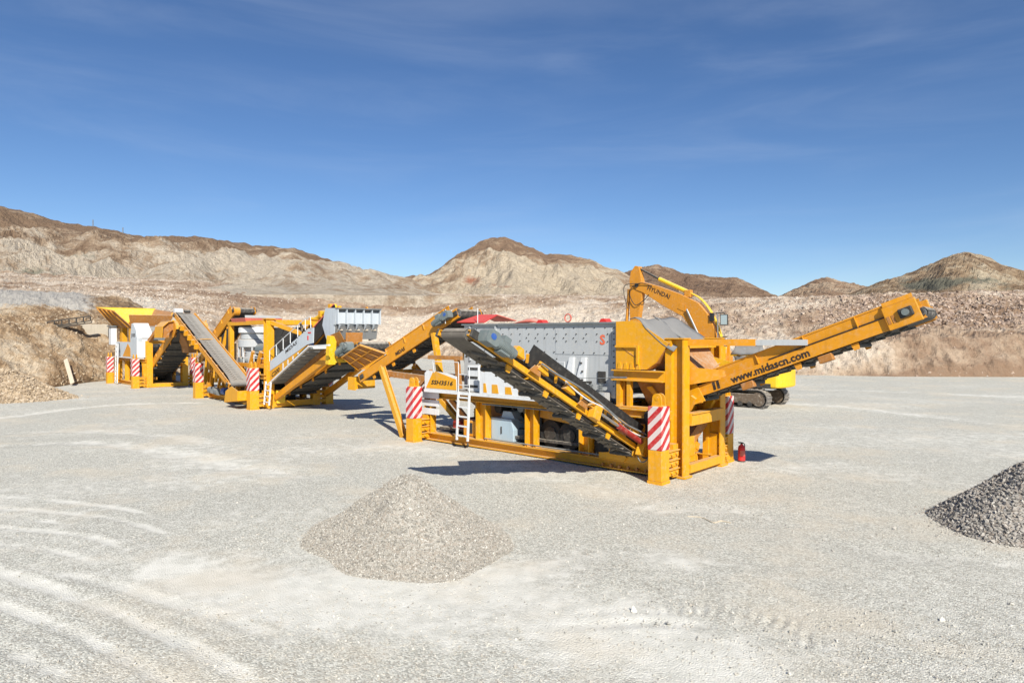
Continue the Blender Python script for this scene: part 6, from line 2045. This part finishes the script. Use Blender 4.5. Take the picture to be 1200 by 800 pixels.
# ================================================================ FIRE EXTINGUISHER
fx = on_ground(869, 540)
FE = empty('fire_extinguisher', (fx[0], fx[1], float(ground_height(np.array(fx[0]), np.array(fx[1])))), 0.3,
           'red fire extinguisher standing on the gravel beside the front jack', 'extinguisher')
b = MB(); b.lathe([(0.09, 0.0), (0.105, 0.015), (0.105, 0.40), (0.09, 0.46), (0.045, 0.50), (0.035, 0.53)], (0, 0, 0), 24)
b.build('cylinder', 'red', FE, smooth=True)
b = MB(); b.lathe([(0.108, 0.0), (0.112, 0.005), (0.112, 0.03), (0.108, 0.035)], (0, 0, 0), 24); b.build('base_ring', 'black', FE, smooth=True)
b = MB(); b.cyl((0, 0, 0.53), (0, 0, 0.58), 0.025, 12); b.beam((-0.12, 0, 0.60), (0.06, 0, 0.56), 0.03, 0.02); b.beam((-0.10, 0, 0.56), (0.04, 0, 0.545), 0.03, 0.02)
b.build('valve', 'dark', FE)
hose(FE, [(0.03, 0, 0.56), (0.12, 0.02, 0.50), (0.125, 0.02, 0.3), (0.115, 0.01, 0.15)], 0.013, 'black')
b = MB()
for k in range(7):
    t0, t1 = math.radians(-150 + 20 * k), math.radians(-150 + 20 * (k + 1))
    b.plate([(0.107 * math.cos(t0), 0.107 * math.sin(t0), 0.18), (0.107 * math.cos(t1), 0.107 * math.sin(t1), 0.18),
             (0.107 * math.cos(t1), 0.107 * math.sin(t1), 0.34), (0.107 * math.cos(t0), 0.107 * math.sin(t0), 0.34)], 0.002)
b.build('paper_label', 'pinkred', FE)

# ================================================================ SMALL THINGS ROUND THE BANK
# concrete retaining block beside the jaw plant hopper
p0, p1 = at_depth(89, 398, 58.0), at_depth(127, 398, 59.5)
zb = p0[2] - 0.4
zt = at_depth(108, 380, 59)[2]
w = MB()
d = Vector((p1[0] - p0[0], p1[1] - p0[1], 0))
nrm = Vector((-d.y, d.x, 0)).normalized() * 1.3
a, c = Vector((p0[0], p0[1], 0)), Vector((p1[0], p1[1], 0))
k0 = [a, c, c + nrm, a + nrm]
w.add([(q.x, q.y, zb) for q in k0] + [(q.x, q.y, zt) for q in k0], [(0, 3, 2, 1), (4, 5, 6, 7), (0, 1, 5, 4), (1, 2, 6, 5), (2, 3, 7, 6), (3, 0, 4, 7)])
tag(w.build('retaining_wall', 'concrete', None, bevel=0.04), 'weathered tan concrete block wall on the bank left of the far plant', 'wall')

# steel lattice section lying on the bank
p0, p1 = at_depth(55, 383, 55.0), at_depth(106, 376, 57.0)
A, B = Vector(p0), Vector(p1)
LT = empty('lattice_beam', tuple(A), 0, 'dark steel lattice section lying on top of the dirt bank', 'steel beam')
D3 = B - A
upv = Vector((0, 0, 0.42))
for nm, off in (('chord', Vector((0, 0, 0))), ('chord', upv)):
    m = MB(); m.beam(off, D3 + off, 0.10, 0.09); m.build(nm, 'dark', LT)
for k in range(7):
    t = k / 6
    m = MB(); m.beam(D3 * t + Vector((0, 0, 0.05)), D3 * t + upv - Vector((0, 0, 0.05)), 0.07, 0.07, (0, 1, 0)); m.build('lattice_bar', 'dark', LT)
m = MB(); m.beam((0.2, 0.5, -0.05), (D3.x, D3.y + 0.5, D3.z - 0.05), 0.25, 0.2); m.build('bearer', 'timber', LT)

# pale plank leaning on the bank face
p0, p1 = at_depth(85, 449, 49.6), at_depth(77, 421, 51.3)
m = MB(); m.beam(tuple(p0), tuple(p1), 0.30, 0.08, (0, -1, 0.4))
tag(m.build('plank', 'timber', None, bevel=0.01), 'pale timber plank leaning against the foot of the dirt bank', 'plank')

# dark pipe lying on the bench behind the excavator
p0, p1 = at_depth(866, 386, 80.0), at_depth(900, 384, 80.0)
m = MB(); m.cyl(tuple(p0), tuple(p1), 0.10, 10)
tag(m.build('steel_pipe', 'dark', None, smooth=True), 'thin dark pipe lying on the rubble bench beyond the excavator', 'pipe')

# two tiny masts on the left ridge
for px, py, hh, lab in ((109, 263, 5.0, 'tiny lattice mast on the left ridge, left one of two'), (144, 272, 5.0, 'tiny mast on the left ridge, right one of two')):
    q = at_depth(px, py, 358)
    m = MB()
    for sx in (-0.3, 0.3):
        m.beam((q[0] + sx, q[1], q[2] - 4), (q[0] + sx * 0.5, q[1], q[2] + hh * 0.5), 0.18, 0.18, (0, 1, 0))
    for z in np.arange(-1, hh * 0.5, 0.9):
        m.beam((q[0] - 0.3, q[1], q[2] + z), (q[0] + 0.3, q[1], q[2] + z), 0.12, 0.12)
    tag(m.build('mast', 'steel'), lab, 'mast', 'masts on the ridge')

# thin dry stick lying on the gravel before the front jack
pts = [on_ground(*q) for q in ((806, 604), (822, 605), (836, 611), (845, 609), (856, 611))]
sk = hose(None, [(p[0], p[1], float(ground_height(np.array(p[0]), np.array(p[1]))) + 0.012) for p in pts], 0.014, 'timber', 'stick')
tag(sk, 'thin dry tan stick lying on the gravel in front of the jack', 'stick')
